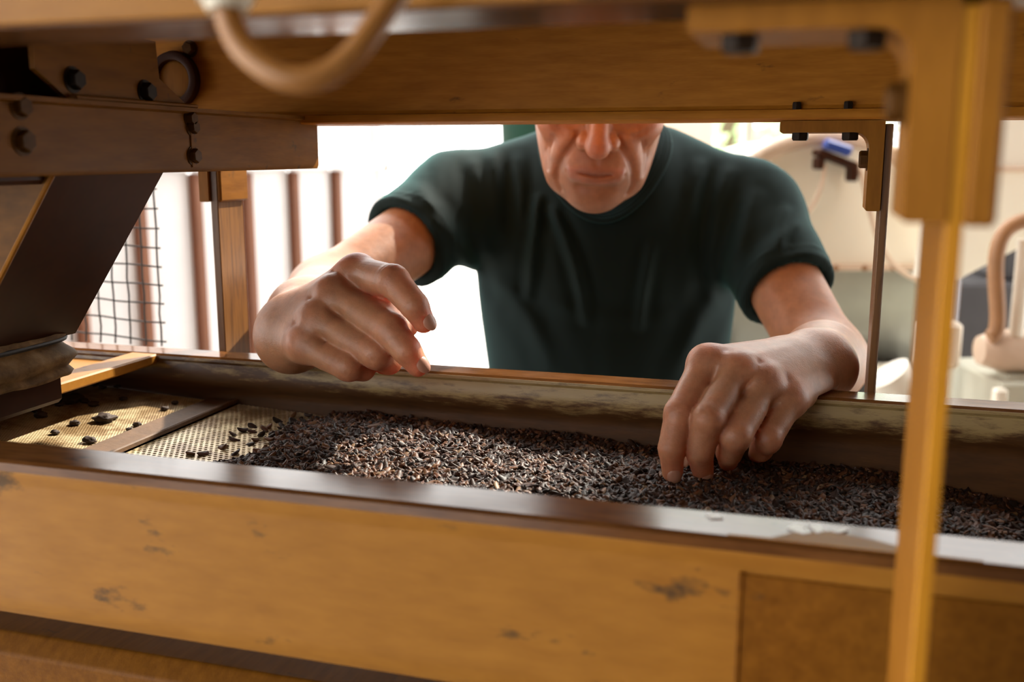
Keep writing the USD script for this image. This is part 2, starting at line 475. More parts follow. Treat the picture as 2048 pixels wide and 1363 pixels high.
tag(obj('ceiling', box(1.2, 3.1, 2.1, 4.4, 3.3, 3.38, 0.001), 'roof_sheet'), 'unseen roof panel added to shade the right hand and forearm', 'ceiling', kind='structure')  # added to keep the sun off the right hand and forearm
tag(obj('ceiling', box(0.82, 1.2, 3.3, 4.4, 3.3, 3.38, 0.001), 'roof_sheet'), 'unseen roof strip added to shade the right shoulder', 'ceiling', kind='structure')  # strip put here to keep the sun off the right shoulder
tag(obj('wall_front', cat(box(-0.7, 3.1, -1.7, -1.6, FL, 3.3, 0.001), box(-2.1, -0.7, -1.7, -1.6, 2.2, 3.3, 0.001), box(-2.1, -0.7, -1.7, -1.6, FL, 0.5, 0.001)), 'roof_sheet'), 'unseen wall added behind the camera to cut front light, with a wide window opening', 'wall', kind='structure')  # added wall closes off the light from the front, except the window
tag(obj('wall_right', box(3.0, 3.1, -1.7, 2.0, FL, 3.3, 0.001), 'roof_sheet'), 'unseen side wall of the hall, lengthened to cut light from the right', 'wall', kind='structure')  # wall lengthened to keep daylight off faces turned to the right
for i, (x, y) in enumerate([(-2.04, -1.5), (-2.04, 2.04), (3.04, 4.34)]):
    tag(obj(f'trim_{i + 1}', box(x - 0.05, x + 0.05, y - 0.05, y + 0.05, FL, 3.3, 0.006), 'rib_brown'), 'steel post at the edge of the hall roof', 'post', 'posts carrying the hall roof', kind='structure')

# ------------------------------------------------------------------ sieve trough
RZ = 0.95                                        # top of both side boards


def deck(x):
    return 0.906 - 0.048 * (np.asarray(x, float) + 0.575)


XL, XR = -1.0, 0.62
t = thing('sieve_trough', (-0.2, 0.69, 0.84), 'long ochre painted sieve trough holding the dark nibs, under both hands', 'sieve trough')
near = [(0.5105, 0.846), (0.5085, 0.856), (0.509, 0.934), (0.5075, 0.938), (0.5065, 0.944), (0.5095, 0.9488), (0.513, 0.95), (0.546, 0.95), (0.548, 0.9485), (0.548, 0.9465), (0.545, 0.946),
        (0.516, 0.9455), (0.5125, 0.942), (0.5125, 0.852), (0.5145, 0.847), (0.53, 0.843), (0.53, 0.839), (0.514, 0.84)]
obj('near_board', prism_x(near, XL, XR), 'ochre_board', t)
obj('near_top_edge', cat(prism_x([(0.5068, 0.9442), (0.5090, 0.9497), (0.513, 0.9512), (0.5465, 0.9512), (0.5485, 0.9502), (0.546, 0.9498), (0.5135, 0.9496), (0.5102, 0.9482), (0.5083, 0.944)], XL, XR)), 'rail_gloss', t, smooth=False,
    label='glossy worn brown top edge of the near board')
obj('overlap_plate', cat(box(-0.027, XR, 0.5066, 0.509, 0.849, 0.933, 0.0008), box(-0.0275, -0.0245, 0.5058, 0.5085, 0.849, 0.934, 0.0006)), 'ochre_shaded', t, label='overlapping plate on the right of the near board, darkened for its shade')  # darker ochre paints in the shading at the right of the board
far = [(0.875, 0.95), (0.8485, 0.95), (0.8455, 0.9495), (0.8445, 0.947), (0.8462, 0.9445), (0.8445, 0.940), (0.8432, 0.934), (0.8438, 0.927), (0.847, 0.921), (0.8505, 0.9165), (0.852, 0.91), (0.8515, 0.87), (0.85, 0.845),
       (0.856, 0.845), (0.857, 0.91), (0.855, 0.918), (0.85, 0.927), (0.849, 0.938), (0.852, 0.9455), (0.872, 0.9455), (0.873, 0.92), (0.877, 0.92), (0.877, 0.948)]
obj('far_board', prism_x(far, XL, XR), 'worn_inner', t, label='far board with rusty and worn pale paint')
obj('far_top_edge', prism_x([(0.8455, 0.9494), (0.8485, 0.9515), (0.8755, 0.9515), (0.8775, 0.949), (0.8775, 0.9435), (0.8765, 0.9435), (0.876, 0.95), (0.8485, 0.9502)], XL, XR), 'rail_gloss', t, smooth=False, label='glossy brown top edge of the far board')
# paint dragged over the top edge and chips worn to pale primer
def flat_patch(pts, z0=0.9511, z1=0.9517):
    from shapely.geometry import Polygon
    m = trimesh.creation.extrude_polygon(Polygon(pts).buffer(0.0014, quad_segs=5).buffer(-0.0010, quad_segs=5), z1 - z0, engine='earcut')
    m.vertices = m.vertices + [0, 0, z0]
    return m


obj('paint_lap', flat_patch([(-0.034, 0.5135), (-0.012, 0.5145), (0.0, 0.526), (0.018, 0.533), (0.04, 0.527), (0.066, 0.5145), (0.09, 0.5135), (0.03, 0.5128)]), 'ochre_board', t, label='ochre paint lapped over the top edge')
for pts in ([(-0.004, 0.531), (0.000, 0.5395), (0.005, 0.5385), (0.004, 0.533), (0.008, 0.528), (0.004, 0.525)], [(0.007, 0.540), (0.013, 0.5405), (0.015, 0.533), (0.011, 0.5285), (0.0095, 0.534)], [(0.019, 0.5345), (0.026, 0.5395), (0.027, 0.537), (0.022, 0.532)], [(-0.048, 0.540), (-0.041, 0.5415), (-0.039, 0.537), (-0.045, 0.535)]):
    obj('worn_patch', flat_patch(pts, 0.9512, 0.9520), 'primer', t, label='pale chip in the top edge paint')
# inlet cover and its cross bar
obj('inlet_cover', box(-0.95, -0.645, 0.53, 0.851, 0.938, 0.9415, 0.0008), 'ochre_board', t)
obj('cross_bar', box(-0.662, -0.631, 0.514, 0.85, 0.9405, 0.9508, 0.0015), 'ochre_board', t)


def tilted(m):
    """Lays a mesh modelled on z = 0 onto the sloping deck."""
    m = m.copy()
    m.vertices = m.vertices + np.stack([0 * m.vertices[:, 0], 0 * m.vertices[:, 0], deck(m.vertices[:, 0])], 1)
    return m


def perforated(x0, x1, y0, y1, pitch, hole, thick=0.0009):
    """Sheet with staggered round holes: hexagonal cells, each with its own hole."""
    nx, ny = int((x1 - x0) / pitch), int((y1 - y0) / (pitch * math.sqrt(3) / 2))
    ix, iy = np.meshgrid(np.arange(nx), np.arange(ny), indexing='ij')
    cx = (x0 + (ix + 0.5 + 0.5 * (iy % 2)) * pitch).ravel()
    cy = (y0 + (iy + 0.5) * pitch * math.sqrt(3) / 2).ravel()
    k = np.arange(6) * PI / 3 + PI / 6
    R = pitch / math.sqrt(3)
    ring = np.concatenate([np.stack([R * np.cos(k), R * np.sin(k), 0 * k], 1), np.stack([hole * np.cos(k), hole * np.sin(k), 0 * k], 1), np.stack([hole * np.cos(k), hole * np.sin(k), 0 * k - thick], 1)])
    V = (np.stack([cx, cy, 0 * cx], 1)[:, None] + ring[None]).reshape(-1, 3)
    f = []
    for i in range(6):
        j = (i + 1) % 6
        f += [[i, j, 6 + j], [i, 6 + j, 6 + i], [6 + i, 6 + j, 12 + j], [6 + i, 12 + j, 12 + i]]
    F = (np.array(f)[None] + 18 * np.arange(len(cx))[:, None, None]).reshape(-1, 3)
    return trimesh.Trimesh(V, F, process=False)


Y0, Y1 = 0.552, 0.85
obj('fine_sieve_plate', tilted(cat(perforated(-0.72, -0.572, Y0, Y1, 0.0027, 0.00085))), 'sieve_metal', t, smooth=False, label='finely perforated sieve plate at the inlet end')
obj('coarse_sieve_plate', tilted(perforated(-0.545, -0.37, Y0, Y1, 0.0052, 0.0017)), 'sieve_metal', t, smooth=False, label='coarsely perforated sieve plate')
obj('coarse_sieve_plate', tilted(perforated(0.07, 0.30, Y0, Y1, 0.0056, 0.0018)), 'sieve_metal', t, smooth=False, label='coarsely perforated sieve plate at the right end')
for xa, xb in ((-0.375, 0.075), (0.298, 0.6), (-0.98, -0.715)):
    obj('deck_sheet', tilted(box(xa, xb, Y0, Y1, -0.0012, 0, 0.0003)), 'sieve_metal', t)
obj('retaining_strip', tilted(cat(box(-0.574, -0.541, Y0, Y1, -0.001, 0.003, 0.0012), box(-0.5445, -0.541, Y0, Y1, -0.001, 0.006, 0.001))), 'deck_strip', t, label='rough brown strip between two sieve plates')
obj('under_tray', tilted(box(-0.95, 0.6, 0.53, 0.852, -0.052, -0.048, 0.001)), 'chute_brown', t)

# lower frame below the near board
lf = thing('lower_frame_beam', (-0.2, 0.53, 0.68), 'ochre lower frame beam in the dark gap below the near board', 'frame beam')
obj('beam_web', prism_x(rounded([(0.612, 0.764), (0.598, 0.752), (0.598, 0.70), (0.606, 0.69), (0.66, 0.69), (0.66, 0.764)], 0.006), XL, XR), 'ochre_shaded', lf)  # darkened ochre stands in for the shade in this gap
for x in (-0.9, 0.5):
    obj('leg', box(x - 0.03, x + 0.03, 0.60, 0.65, FL, 0.695, 0.004), 'ochre_shaded', lf)
    obj('prop', box(x - 0.02, x + 0.02, 0.60, 0.64, 0.757, 0.856, 0.002), 'ochre_shaded', lf)
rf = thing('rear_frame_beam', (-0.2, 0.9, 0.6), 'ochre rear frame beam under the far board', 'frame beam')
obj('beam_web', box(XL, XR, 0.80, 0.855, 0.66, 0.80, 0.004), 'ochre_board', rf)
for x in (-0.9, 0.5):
    obj('leg', box(x - 0.03, x + 0.03, 0.80, 0.85, FL, 0.665, 0.004), 'ochre_shaded', rf)
    obj('prop', box(x - 0.02, x + 0.02, 0.80, 0.85, 0.795, 0.86, 0.002), 'ochre_shaded', rf)

# ------------------------------------------------------------------ upper frame
ob = thing('overhead_beam', (0, 0.88, 1.178), 'wide ochre overhead beam hiding the eyes of the man', 'beam', kind='thing')
web = [(0.872, 1.190), (0.870, 1.187), (0.8665, 1.1862), (0.8655, 1.183), (0.866, 1.1795), (0.869, 1.178), (0.93, 1.178), (0.93, 1.182), (0.878, 1.184), (0.877, 1.30), (0.93, 1.301), (0.93, 1.306), (0.874, 1.306), (0.8715, 1.3035)]
obj('beam_channel', prism_x(web, -1.28, 0.75), 'ochre_beam', ob)
ring = lathe([(0.018, 0.0), (0.0265, 0.0), (0.0275, 0.004), (0.0262, 0.0085), (0.0225, 0.0095), (0.019, 0.0085), (0.018, 0.004), (0.018, 0.0)], 40)
obj('bushing_ring', place(ring, (-0.605, 0.8715, 1.222), (1, 0, 0), (0, 0, 1), (0, -1, 0)), 'chute_brown', ob, label='dark round bushing ring at the left end')
obj('bushing_disc', place(lathe([(0, 0), (0.0185, 0), (0.0185, 0.003), (0.016, 0.0045), (0, 0.0045)], 32), (-0.605, 0.8715, 1.222), (1, 0, 0), (0, 0, 1), (0, -1, 0)), 'ochre_bracket', ob)
obj('bolt', hexbolt((-0.588, 0.871, 1.251), (0, -1, 0), 0.011, 0.006), 'ochre_bolt', ob)
for x in (-0.017, 0.023):
    obj('bolt', hexbolt((x, 0.8683, 1.1862), (0, 0, 1), 0.0065, 0.006, False), 'dark_bolt', ob)
for x in (-1.2, 0.64):
    obj('end_post', box(x - 0.03, x + 0.03, 0.945, 1.0, FL, 1.306, 0.004), 'ochre_shaded', ob)
    obj('post_cleat', box(x - 0.03, x + 0.03, 0.925, 0.95, 1.19, 1.29, 0.003), 'ochre_shaded', ob)

ud = thing('upper_deck', (-0.2, 0.64, 1.31), 'unseen ochre deck added over the beam and the near rail to block backlight', 'light blocker')  # unseen deck added to keep backlight off the frame below
obj('deck_floor', box(-1.27, 0.74, 0.366, 0.95, 1.3062, 1.316, 0.002), 'ochre_shaded', ud)
obj('deck_side', box(-1.27, 0.74, 0.87, 0.885, 1.3155, 1.72, 0.002), 'ochre_beam', ud)
obj('deck_side', box(-1.27, 0.74, 0.366, 0.38, 1.3155, 1.60, 0.002), 'ochre_board', ud)

cb = thing('cross_beam', (-0.48, 0.66, 1.16), 'shade-darkened ochre channel cross beam with bolt heads, above the chute', 'beam', kind='thing')
# channel along y with its web towards +x; top flange sticks out a little
chan = [(-0.469, 1.140), (-0.469, 1.181), (-0.464, 1.1825), (-0.464, 1.1855), (-0.50, 1.1855), (-0.50, 1.182), (-0.474, 1.181), (-0.474, 1.142), (-0.50, 1.141), (-0.50, 1.1365), (-0.4705, 1.1365)]
obj('beam_channel', prism_y(chan, 0.30, 0.90), 'ochre_shaded', cb)
for (y, z, s) in ((0.513, 1.179, 0.011), (0.513, 1.158, 0.012), (0.688, 1.1775, 0.009), (0.690, 1.171, 0.009), (0.690, 1.149, 0.010)):
    obj('bolt', hexbolt((-0.469, y, z), (1, 0, 0), s, 0.0055), 'ochre_bolt', cb)
obj('weld_strip', box(-0.469, -0.4678, 0.6875, 0.6925, 1.14, 1.180, 0.0005), 'ochre_shaded', cb)
gp = thing('gusset_plate', (-0.48, 0.62, 1.186), 'ochre gusset plate with clipped corners and two dark bolts, standing on the cross beam', 'steel plate')
from shapely.geometry import Polygon as _Pg
gus = _Pg([(0.532, 1.225), (0.532, 1.203), (0.560, 1.1858), (0.695, 1.1858), (0.658, 1.2055), (0.656, 1.232), (0.532, 1.232)])
gm = trimesh.creation.extrude_polygon(gus, 0.004, engine='earcut')
gv = gm.vertices.copy()
gm.vertices = np.stack([gv[:, 2] - 0.476, gv[:, 0], gv[:, 1]], 1)
if gm.volume < 0:
    gm.invert()
obj('plate', gm, 'ochre_shaded', gp)
for (y, z) in ((0.565, 1.1985), (0.640, 1.195)):
    obj('bolt', hexbolt((-0.472, y, z), (1, 0, 0), 0.0115, 0.0065), 'dark_bolt', gp)
obj('foot_flange', box(-0.476, -0.4655, 0.56, 0.697, 1.1855, 1.1885, 0.0008), 'ochre_shaded', gp)

# hopper and slanting chute
ch = thing('feed_chute', (-0.6, 0.63, 1.0), 'slanting feed chute with a shade-darkened underside and an ochre front, above the cloth cuff', 'chute')
yf, yb = 0.572, 0.692
E0, E1 = np.array([-0.50, 1.1365]), np.array([-0.598, 1.000])
W0, W1 = np.array([-0.67, 1.1365]), np.array([-0.72, 1.000])


def slab4(a, b, c, d, n, th):
    """A plate through four corners, thickened along n."""
    P = np.array([a, b, c, d], float)
    return hull(np.vstack([P, P + np.asarray(n) * th]))


q = lambda e, y: (e[0], y, e[1])
obj('underside_plate', slab4(q(E0, yf), q(E0, yb), q(E1, yb), q(E1, yf), (-0.8, 0, 0.6), 0.003), 'chute_brown', ch, label='underside plate darkened for its shade')  # dark brown stands in for shade on the downward face
obj('front_plate', slab4(q(E0, yf), q(W0, yf), q(W1, yf), q(E1, yf), (0, -1, 0), 0.003), 'ochre_chute_shade', ch, label='ochre front plate')
obj('back_plate', slab4(q(E0, yb), q(W0, yb), q(W1, yb), q(E1, yb), (0, 1, 0), 0.003), 'chute_brown', ch)
obj('top_plate', slab4(q(W0, yf), q(W0, yb), q(W1, yb), q(W1, yf), (-0.9, 0, 0.4), 0.003), 'chute_brown', ch)
obj('corner_rim', tube([q(E0, yf - 0.001), q(E1, yf - 0.001)], 0.0022, 8), 'ochre_bracket', ch)
obj('hopper_side', box(-0.86, -0.505, 0.50, 0.69, 1.13, 1.302, 0.003), 'chute_brown', ch, label='dark brown hopper box above the chute')
# cloth cuff round the outlet
th = np.linspace(0, 2 * PI, 72, endpoint=False)
rows = []
rng = np.random.default_rng(5)
zs = [1.005, 1.002, 0.998, 0.994, 0.990, 0.986, 0.982, 0.978, 0.974, 0.970, 0.967]
for i, z in enumerate(zs):
    sx, sy = 0.064, 0.064
    c, s = np.cos(th), np.sin(th)
    sq = (np.abs(c) ** 4 + np.abs(s) ** 4) ** -0.25
    prof = [0.0, 0.004, 0.003, -0.002, 0.003, 0.008, 0.009, 0.006, 0.002, 0.006, 0.004][i]
    rr = prof + 0.0055 * (meshkit.fbm(np.stack([c * 4, s * 4, np.full_like(c, i * 0.5)], 1), 3, 3) - 0.5)
    rows.append(np.stack([-0.659 + (sx + rr) * c * sq, 0.632 + (sy + rr) * s * sq, z + 0.004 * (meshkit.noise(np.stack([c * 3 + 9, s * 3, 0 * c + i * 0.3], 1)) - 0.5)], 1))
V = np.vstack(rows)
n_ = len(th)
F = [[i * n_ + k, i * n_ + (k + 1) % n_, (i + 1) * n_ + (k + 1) % n_, (i + 1) * n_ + k] for i in range(len(zs) - 1) for k in range(n_)]
cuffm = trimesh.Trimesh(V, np.vstack([np.array(F)[:, [0, 2, 1]], np.array(F)[:, [0, 3, 2]]]), process=False)
cu = thing('cloth_cuff', (-0.659, 0.632, 0.96), 'crumpled stained canvas cuff round the mouth of the feed chute', 'cloth cuff')
obj('cuff_cloth', cuffm, 'cloth_cuff', cu, smooth=True)
bandz = 0.9985
obj('cuff_band', tube(np.stack([-0.659 + 0.0665 * np.cos(th) * (np.abs(np.cos(th)) ** 4 + np.abs(np.sin(th)) ** 4) ** -0.25, 0.632 + 0.0665 * np.sin(th) * (np.abs(np.cos(th)) ** 4 + np.abs(np.sin(th)) ** 4) ** -0.25, 0 * th + bandz], 1)[list(range(72)) + [0]], 0.0022, 8), 'wire_black', cu, label='dark band tied round the cuff')
obj('outlet_spigot', box(-0.715, -0.606, 0.578, 0.686, 0.9417, 0.969, 0.004), 'chute_brown', cu, label='dark block standing in for the shadow under the cuff')  # added dark block fills the place of the cuff's shadow

# near upper rail (right in front of the lens)
ur = thing('near_upper_rail', (-0.3, 0.39, 1.204), 'blurred ochre upper rail with glossy underside at the top edge, behind the conduit', 'rail')
rail = rounded([(0.36, 1.204), (0.36, 1.306), (0.364, 1.306), (0.364, 1.2085), (0.42, 1.2085), (0.42, 1.204)], 0.0016)
obj('rail_angle', prism_x(rail, -0.95, 0.55), 'ochre_board', ur)
obj('rail_underside', box(-0.95, 0.55, 0.3625, 0.4195, 1.2028, 1.2045, 0.0006), 'rail_gloss', ur, label='glossy brown underside')
for x in (-0.9, 0.5):
    obj('support_post', box(x - 0.025, x + 0.025, 0.366, 0.416, FL, 1.204, 0.004), 'ochre_shaded', ur)


def hanger(name, label, x_strap, th_strap, y0, y1, z_arm_top, z_arm_bot, z_low, x_arm, side, z_strap_end, fil=0.012, cheek=0.011, bright=False, second=True, y2=None):
    """L-shaped cast bracket bolted under a beam that clamps a leaf spring. side: -1 when the arm runs towards -x."""
    h = thing(name, (x_strap, (y0 + y1) / 2, z_strap_end), label, 'leaf spring hanger')
    s = side
    xs = x_strap                                         # face of the strap on the bracket's side
    from shapely.geometry import Polygon, Point, box as sbox
    poly = Polygon([(x_arm, z_arm_top), (x_arm, z_arm_bot), (xs + s * (cheek + fil), z_arm_bot), (xs + s * cheek, z_arm_bot - fil), (xs + s * cheek, z_low), (xs, z_low), (xs, z_arm_top)])
    corner = (xs + s * (cheek + fil), z_arm_bot - fil)
    xa_, xb_ = sorted((xs + s * cheek, xs + s * (cheek + fil)))
    fillet = sbox(xa_, z_arm_bot - fil, xb_, z_arm_bot).difference(Point(corner).buffer(fil, quad_segs=10))
    poly = poly.difference(Polygon([(xs + s * (cheek + fil), z_arm_bot), (xs + s * cheek, z_arm_bot), (xs + s * cheek, z_arm_bot - fil)])).union(fillet.buffer(0.0001)).buffer(-0.0018).buffer(0.0018, quad_segs=5)
    obj('bracket', prism_y(np.array(poly.exterior.coords)[:-1], y0, y1), 'ochre_bracket', h)
    xa, xb = xs, xs - s * th_strap
    obj('leaf_spring', box(min(xa, xb), max(xa, xb), y0 + 0.003, (y2 or y1) - 0.003, z_strap_end, z_arm_top - 0.003, 0.0008), 'ochre_bracket' if bright else 'spring_wood', h, label='leaf spring in the darker tone of its shaded side' if bright else 'wooden leaf spring')  # on the near hanger, darker ochre paints the spring's shaded side
    if bright:
        obj('spring_edge', box(min(xa, xb) - 0.0002, max(xa, xb) + 0.0002, y0 + 0.001, y0 + 0.0035, z_strap_end, z_arm_top - 0.003, 0.0006), 'ochre_lit', h, label='lighter strip painting the lit front edge of the leaf spring')  # lighter strip paints the light on the front edge
    if second:
        w = xb - s * (cheek * 0.72)
        obj('clamp_cheek', box(min(xb, w), max(xb, w), y0, y1, z_low - 0.001, z_arm_top - 0.001, 0.0018), 'ochre_bracket', h)
    for u in (0.2, 0.68):
        xbp = x_arm + (xs - x_arm) * u
        obj('bolt', hexbolt((xbp, (y0 + y1) / 2 - 0.016, z_arm_bot), (0, 0, -1), 0.0125, 0.0065, False), 'dark_bolt', h)
    obj('bolt', hexbolt((xs + s * cheek, (y0 + y1) / 2 - 0.012, z_low + 0.042), (s, 0, 0), 0.0125, 0.007), 'ochre_bolt', h)
    return h


hanger('leaf_spring_hanger', 'ochre bracket and thin leaf spring under the overhead beam, right of the man', 0.053, 0.0065, 0.879, 0.930, 1.1776, 1.168, 1.104, -0.030, -1, 0.90, cheek=0.0115, second=False)
hn = hanger('leaf_spring_hanger', 'large blurred bracket and yellow leaf spring closest to the lens, at the right', 0.0445, 0.0055, 0.375, 0.430, 1.2024, 1.193, 1.1265, -0.047, -1, 0.70, cheek=0.0145, bright=True, y2=0.462)
hl = hanger('leaf_spring_hanger', 'grained wooden leaf spring with clamp bracket below the cross beam, left of the hand', -0.5825, 0.0085, 0.880, 0.932, 1.1776, 1.168, 1.103, -0.68, -1, 0.90, cheek=0.0105, second=False)
obj('clamp_cheek', box(-0.574, -0.5695, 0.882, 0.934, 1.103, 1.176, 0.0018), 'ochre_shaded', hl)
obj('spring_foot', box(0.03, 0.0445, 0.385, 0.445, 0.70, 0.76, 0.002), 'ochre_bracket', hn)
obj('foot_arm', box(0.0, 0.043, 0.44, 0.5975, 0.705, 0.75, 0.002), 'ochre_bracket', hn)

# conduit loop and fitting in front of the near rail
cp = [at(448, -60, 0.350), at(452, 10, 0.350), at(470, 72, 0.350), at(525, 132, 0.348), at(602, 160, 0.346), at(680, 132, 0.346), at(742, 62, 0.348), at(800, -20, 0.352), at(850, -90, 0.356)]
co = thing('conduit', at(602, 160, 0.346), 'blurred brown flexible conduit hanging in a loop at the top edge', 'conduit')
obj('conduit_hose', tube(curve(cp, 70), 0.0047, 20), 'conduit', co, smooth=True)
f0, f1 = at(450, -50, 0.350), at(456, 22, 0.350)
obj('conduit_fitting', cat(tube([f0, f0 + (f1 - f0) * 0.72, f0 + (f1 - f0) * 0.72, f1], [0.0098, 0.0098, 0.0085, 0.0072], 20)), 'fitting_grey', co, label='pale grey fitting at the end of the conduit')

# wire mesh guard behind the far board
wg = thing('wire_guard', (-0.79, 1.0, 0.92), 'black square wire mesh guard beside the feed chute', 'wire mesh')
gx = np.arange(7) * -0.0215 - 0.7335
for i, x in enumerate(gx):
    zz = np.linspace(0.925, 1.165, 13)
    obj('wire', tube(np.stack([x + 0.004 * (1.165 - zz) / 0.24 * -1 + 0.0006 * np.sin(zz * 90 + i), 1.0 + 0.0008 * np.cos(zz * 146), zz], 1), 0.0011, 6), 'wire_black', wg)
for j in range(11):
    z = 0.930 + j * 0.0225
    xx = np.linspace(-0.7325, -0.875, 14)
    obj('wire', tube(np.stack([xx, 1.0016 + 0.0008 * np.cos(xx * 146), z + 0.0007 * np.sin(xx * 60 + j) + 0.06 * (-0.7325 - xx) * (0.8 - j * 0.07)], 1), 0.0011, 6), 'wire_black', wg)
obj('frame_rod', tube([(-0.9, 1.002, FL), (-0.9, 1.002, 1.2)], 0.004, 8), 'wire_black', wg)

# ------------------------------------------------------------------ nibs
rng = np.random.default_rng(11)


def heap(x, y):
    """Depth of the nibs above the deck."""
    n = meshkit.fbm(np.stack([np.asarray(x) * 14, np.asarray(y) * 14, 0 * np.asarray(x)], -1), 3, 4)
    edge = -0.452 + 0.02 * (n - 0.5) * 4 + 0.10 * (np.asarray(y) - 0.70)
    left = np.clip((x - edge) / 0.06, 0, 1)
    right = np.clip((0.19 - x) / 0.12, 0, 1)
    return (0.003 + 0.013 * n) * np.minimum(left ** 0.7, 0.12 + 0.88 * right) * (left > 0)


nb = thing('cocoa_nibs', (-0.15, 0.7, 0.9), 'bed of dark roasted nibs spread over the sieve under the hands', 'nibs', kind='stuff')
gxn, gyn = np.meshgrid(np.linspace(-0.5, 0.2, 180), np.linspace(Y0, Y1 - 0.001, 76), indexing='ij')
hz = heap(gxn, gyn)
Vb = np.stack([gxn, gyn, deck(gxn) + hz - 0.003 + 0.0015 * (meshkit.noise(np.stack([gxn * 300, gyn * 300, 0 * gxn], -1)) - 0.5)], -1).reshape(-1, 3)
idn = np.arange(180 * 76).reshape(180, 76)
qa = np.stack([idn[:-1, :-1], idn[1:, :-1], idn[1:, 1:], idn[:-1, 1:]], -1).reshape(-1, 4)
keep = (hz.ravel()[qa].min(1) > 0.0035)
qk = qa[keep]
use, inv = np.unique(qk, return_inverse=True)
obj('nib_bed', (Vb[use], inv.reshape(qk.shape)), 'nib_bed', nb, smooth=True)
ip = str(nb.GetPath()) + '/loose_nibs'
inst = UsdGeom.PointInstancer.Define(stage, ip)
protos = []
for k in range(7):
    m = trimesh.creation.icosphere(1, 1.0)
    v = m.vertices
    r = np.random.default_rng(40 + k)
    v = v * (1 + 0.35 * (r.random(len(v))[:, None] - 0.5))
    v = v * np.array([0.0042 + 0.0014 * r.random(), 0.0023 + 0.0007 * r.random(), 0.0014 + 0.0005 * r.random()])
    v[:, 2] += 48 * v[:, 0] ** 2 * (0.5 + r.random())
    pm = UsdGeom.Mesh.Define(stage, f'{ip}/nib' + (f'_{k:03d}' if k else ''))
    vv, ff, nn = meshkit.arrays(trimesh.Trimesh(v, m.faces, process=False), 50)
    pm.CreatePointsAttr(Vt.Vec3fArray.FromNumpy(vv.astype(np.float32)))
    pm.CreateFaceVertexCountsAttr(Vt.IntArray.FromNumpy(np.full(len(ff), 3, np.int32)))
    pm.CreateFaceVertexIndicesAttr(Vt.IntArray.FromNumpy(ff.astype(np.int32).ravel()))
    pm.CreateSubdivisionSchemeAttr('none')
    pm.CreateNormalsAttr(Vt.Vec3fArray.FromNumpy(nn.astype(np.float32)))
    pm.SetNormalsInterpolation('vertex')
    UsdShade.MaterialBindingAPI.Apply(pm.GetPrim()).Bind(MAT['nib'])
    protos.append(pm.GetPath())
px, py = [], []
for layer in range(2):
    a, b = np.meshgrid(np.arange(-0.49, 0.27, 0.0041), np.arange(Y0 + 0.003, Y1 - 0.002, 0.0041), indexing='ij')
    px.append((a + 0.0035 * (rng.random(a.shape) - 0.5)).ravel()); py.append((b + 0.0035 * (rng.random(a.shape) - 0.5)).ravel())
px, py = np.concatenate(px), np.clip(np.concatenate(py), Y0, Y1 - 0.002)
hh = heap(px, py)
dens = np.clip(hh / 0.006, 0.0, 1)
dens = np.where(px > 0.12, np.minimum(dens, np.clip(1 - (px - 0.12) / 0.09, 0.10, 1)), dens)
keep = rng.random(len(px)) < np.where((hh <= 0.0004) & (px < -0.42), 0.02, dens)
px, py, hh = px[keep], py[keep], hh[keep]
N = len(px)
pz = deck(px) + hh + 0.001 + 0.0022 * rng.random(N) - 0.001
yaw = rng.random(N) * 2 * PI
tilt = (rng.random(N) - 0.5) * 1.3
roll = (rng.random(N) - 0.5) * 1.6


def quat(y, p, r):
    cy, sy, cp_, sp, cr, sr = np.cos(y / 2), np.sin(y / 2), np.cos(p / 2), np.sin(p / 2), np.cos(r / 2), np.sin(r / 2)
    return np.stack([cr * cp_ * cy + sr * sp * sy, sr * cp_ * cy - cr * sp * sy, cr * sp * cy + sr * cp_ * sy, cr * cp_ * sy - sr * sp * cy], 1)


Q = quat(yaw, tilt, roll)
inst.CreatePrototypesRel().SetTargets(protos)
inst.CreateProtoIndicesAttr(Vt.IntArray.FromNumpy(rng.integers(0, 7, N).astype(np.int32)))
b0 = bases[str(nb.GetPath())]
inst.CreatePositionsAttr(Vt.Vec3fArray.FromNumpy((np.stack([px, py, pz], 1) - b0).astype(np.float32)))
inst.CreateOrientationsAttr(Vt.QuathArray([Gf.Quath(float(a), float(b), float(c), float(d)) for a, b, c, d in Q]))
sc = 0.75 + 0.5 * rng.random(N)
inst.CreateScalesAttr(Vt.Vec3fArray.FromNumpy(np.stack([sc, sc, sc], 1).astype(np.float32)))

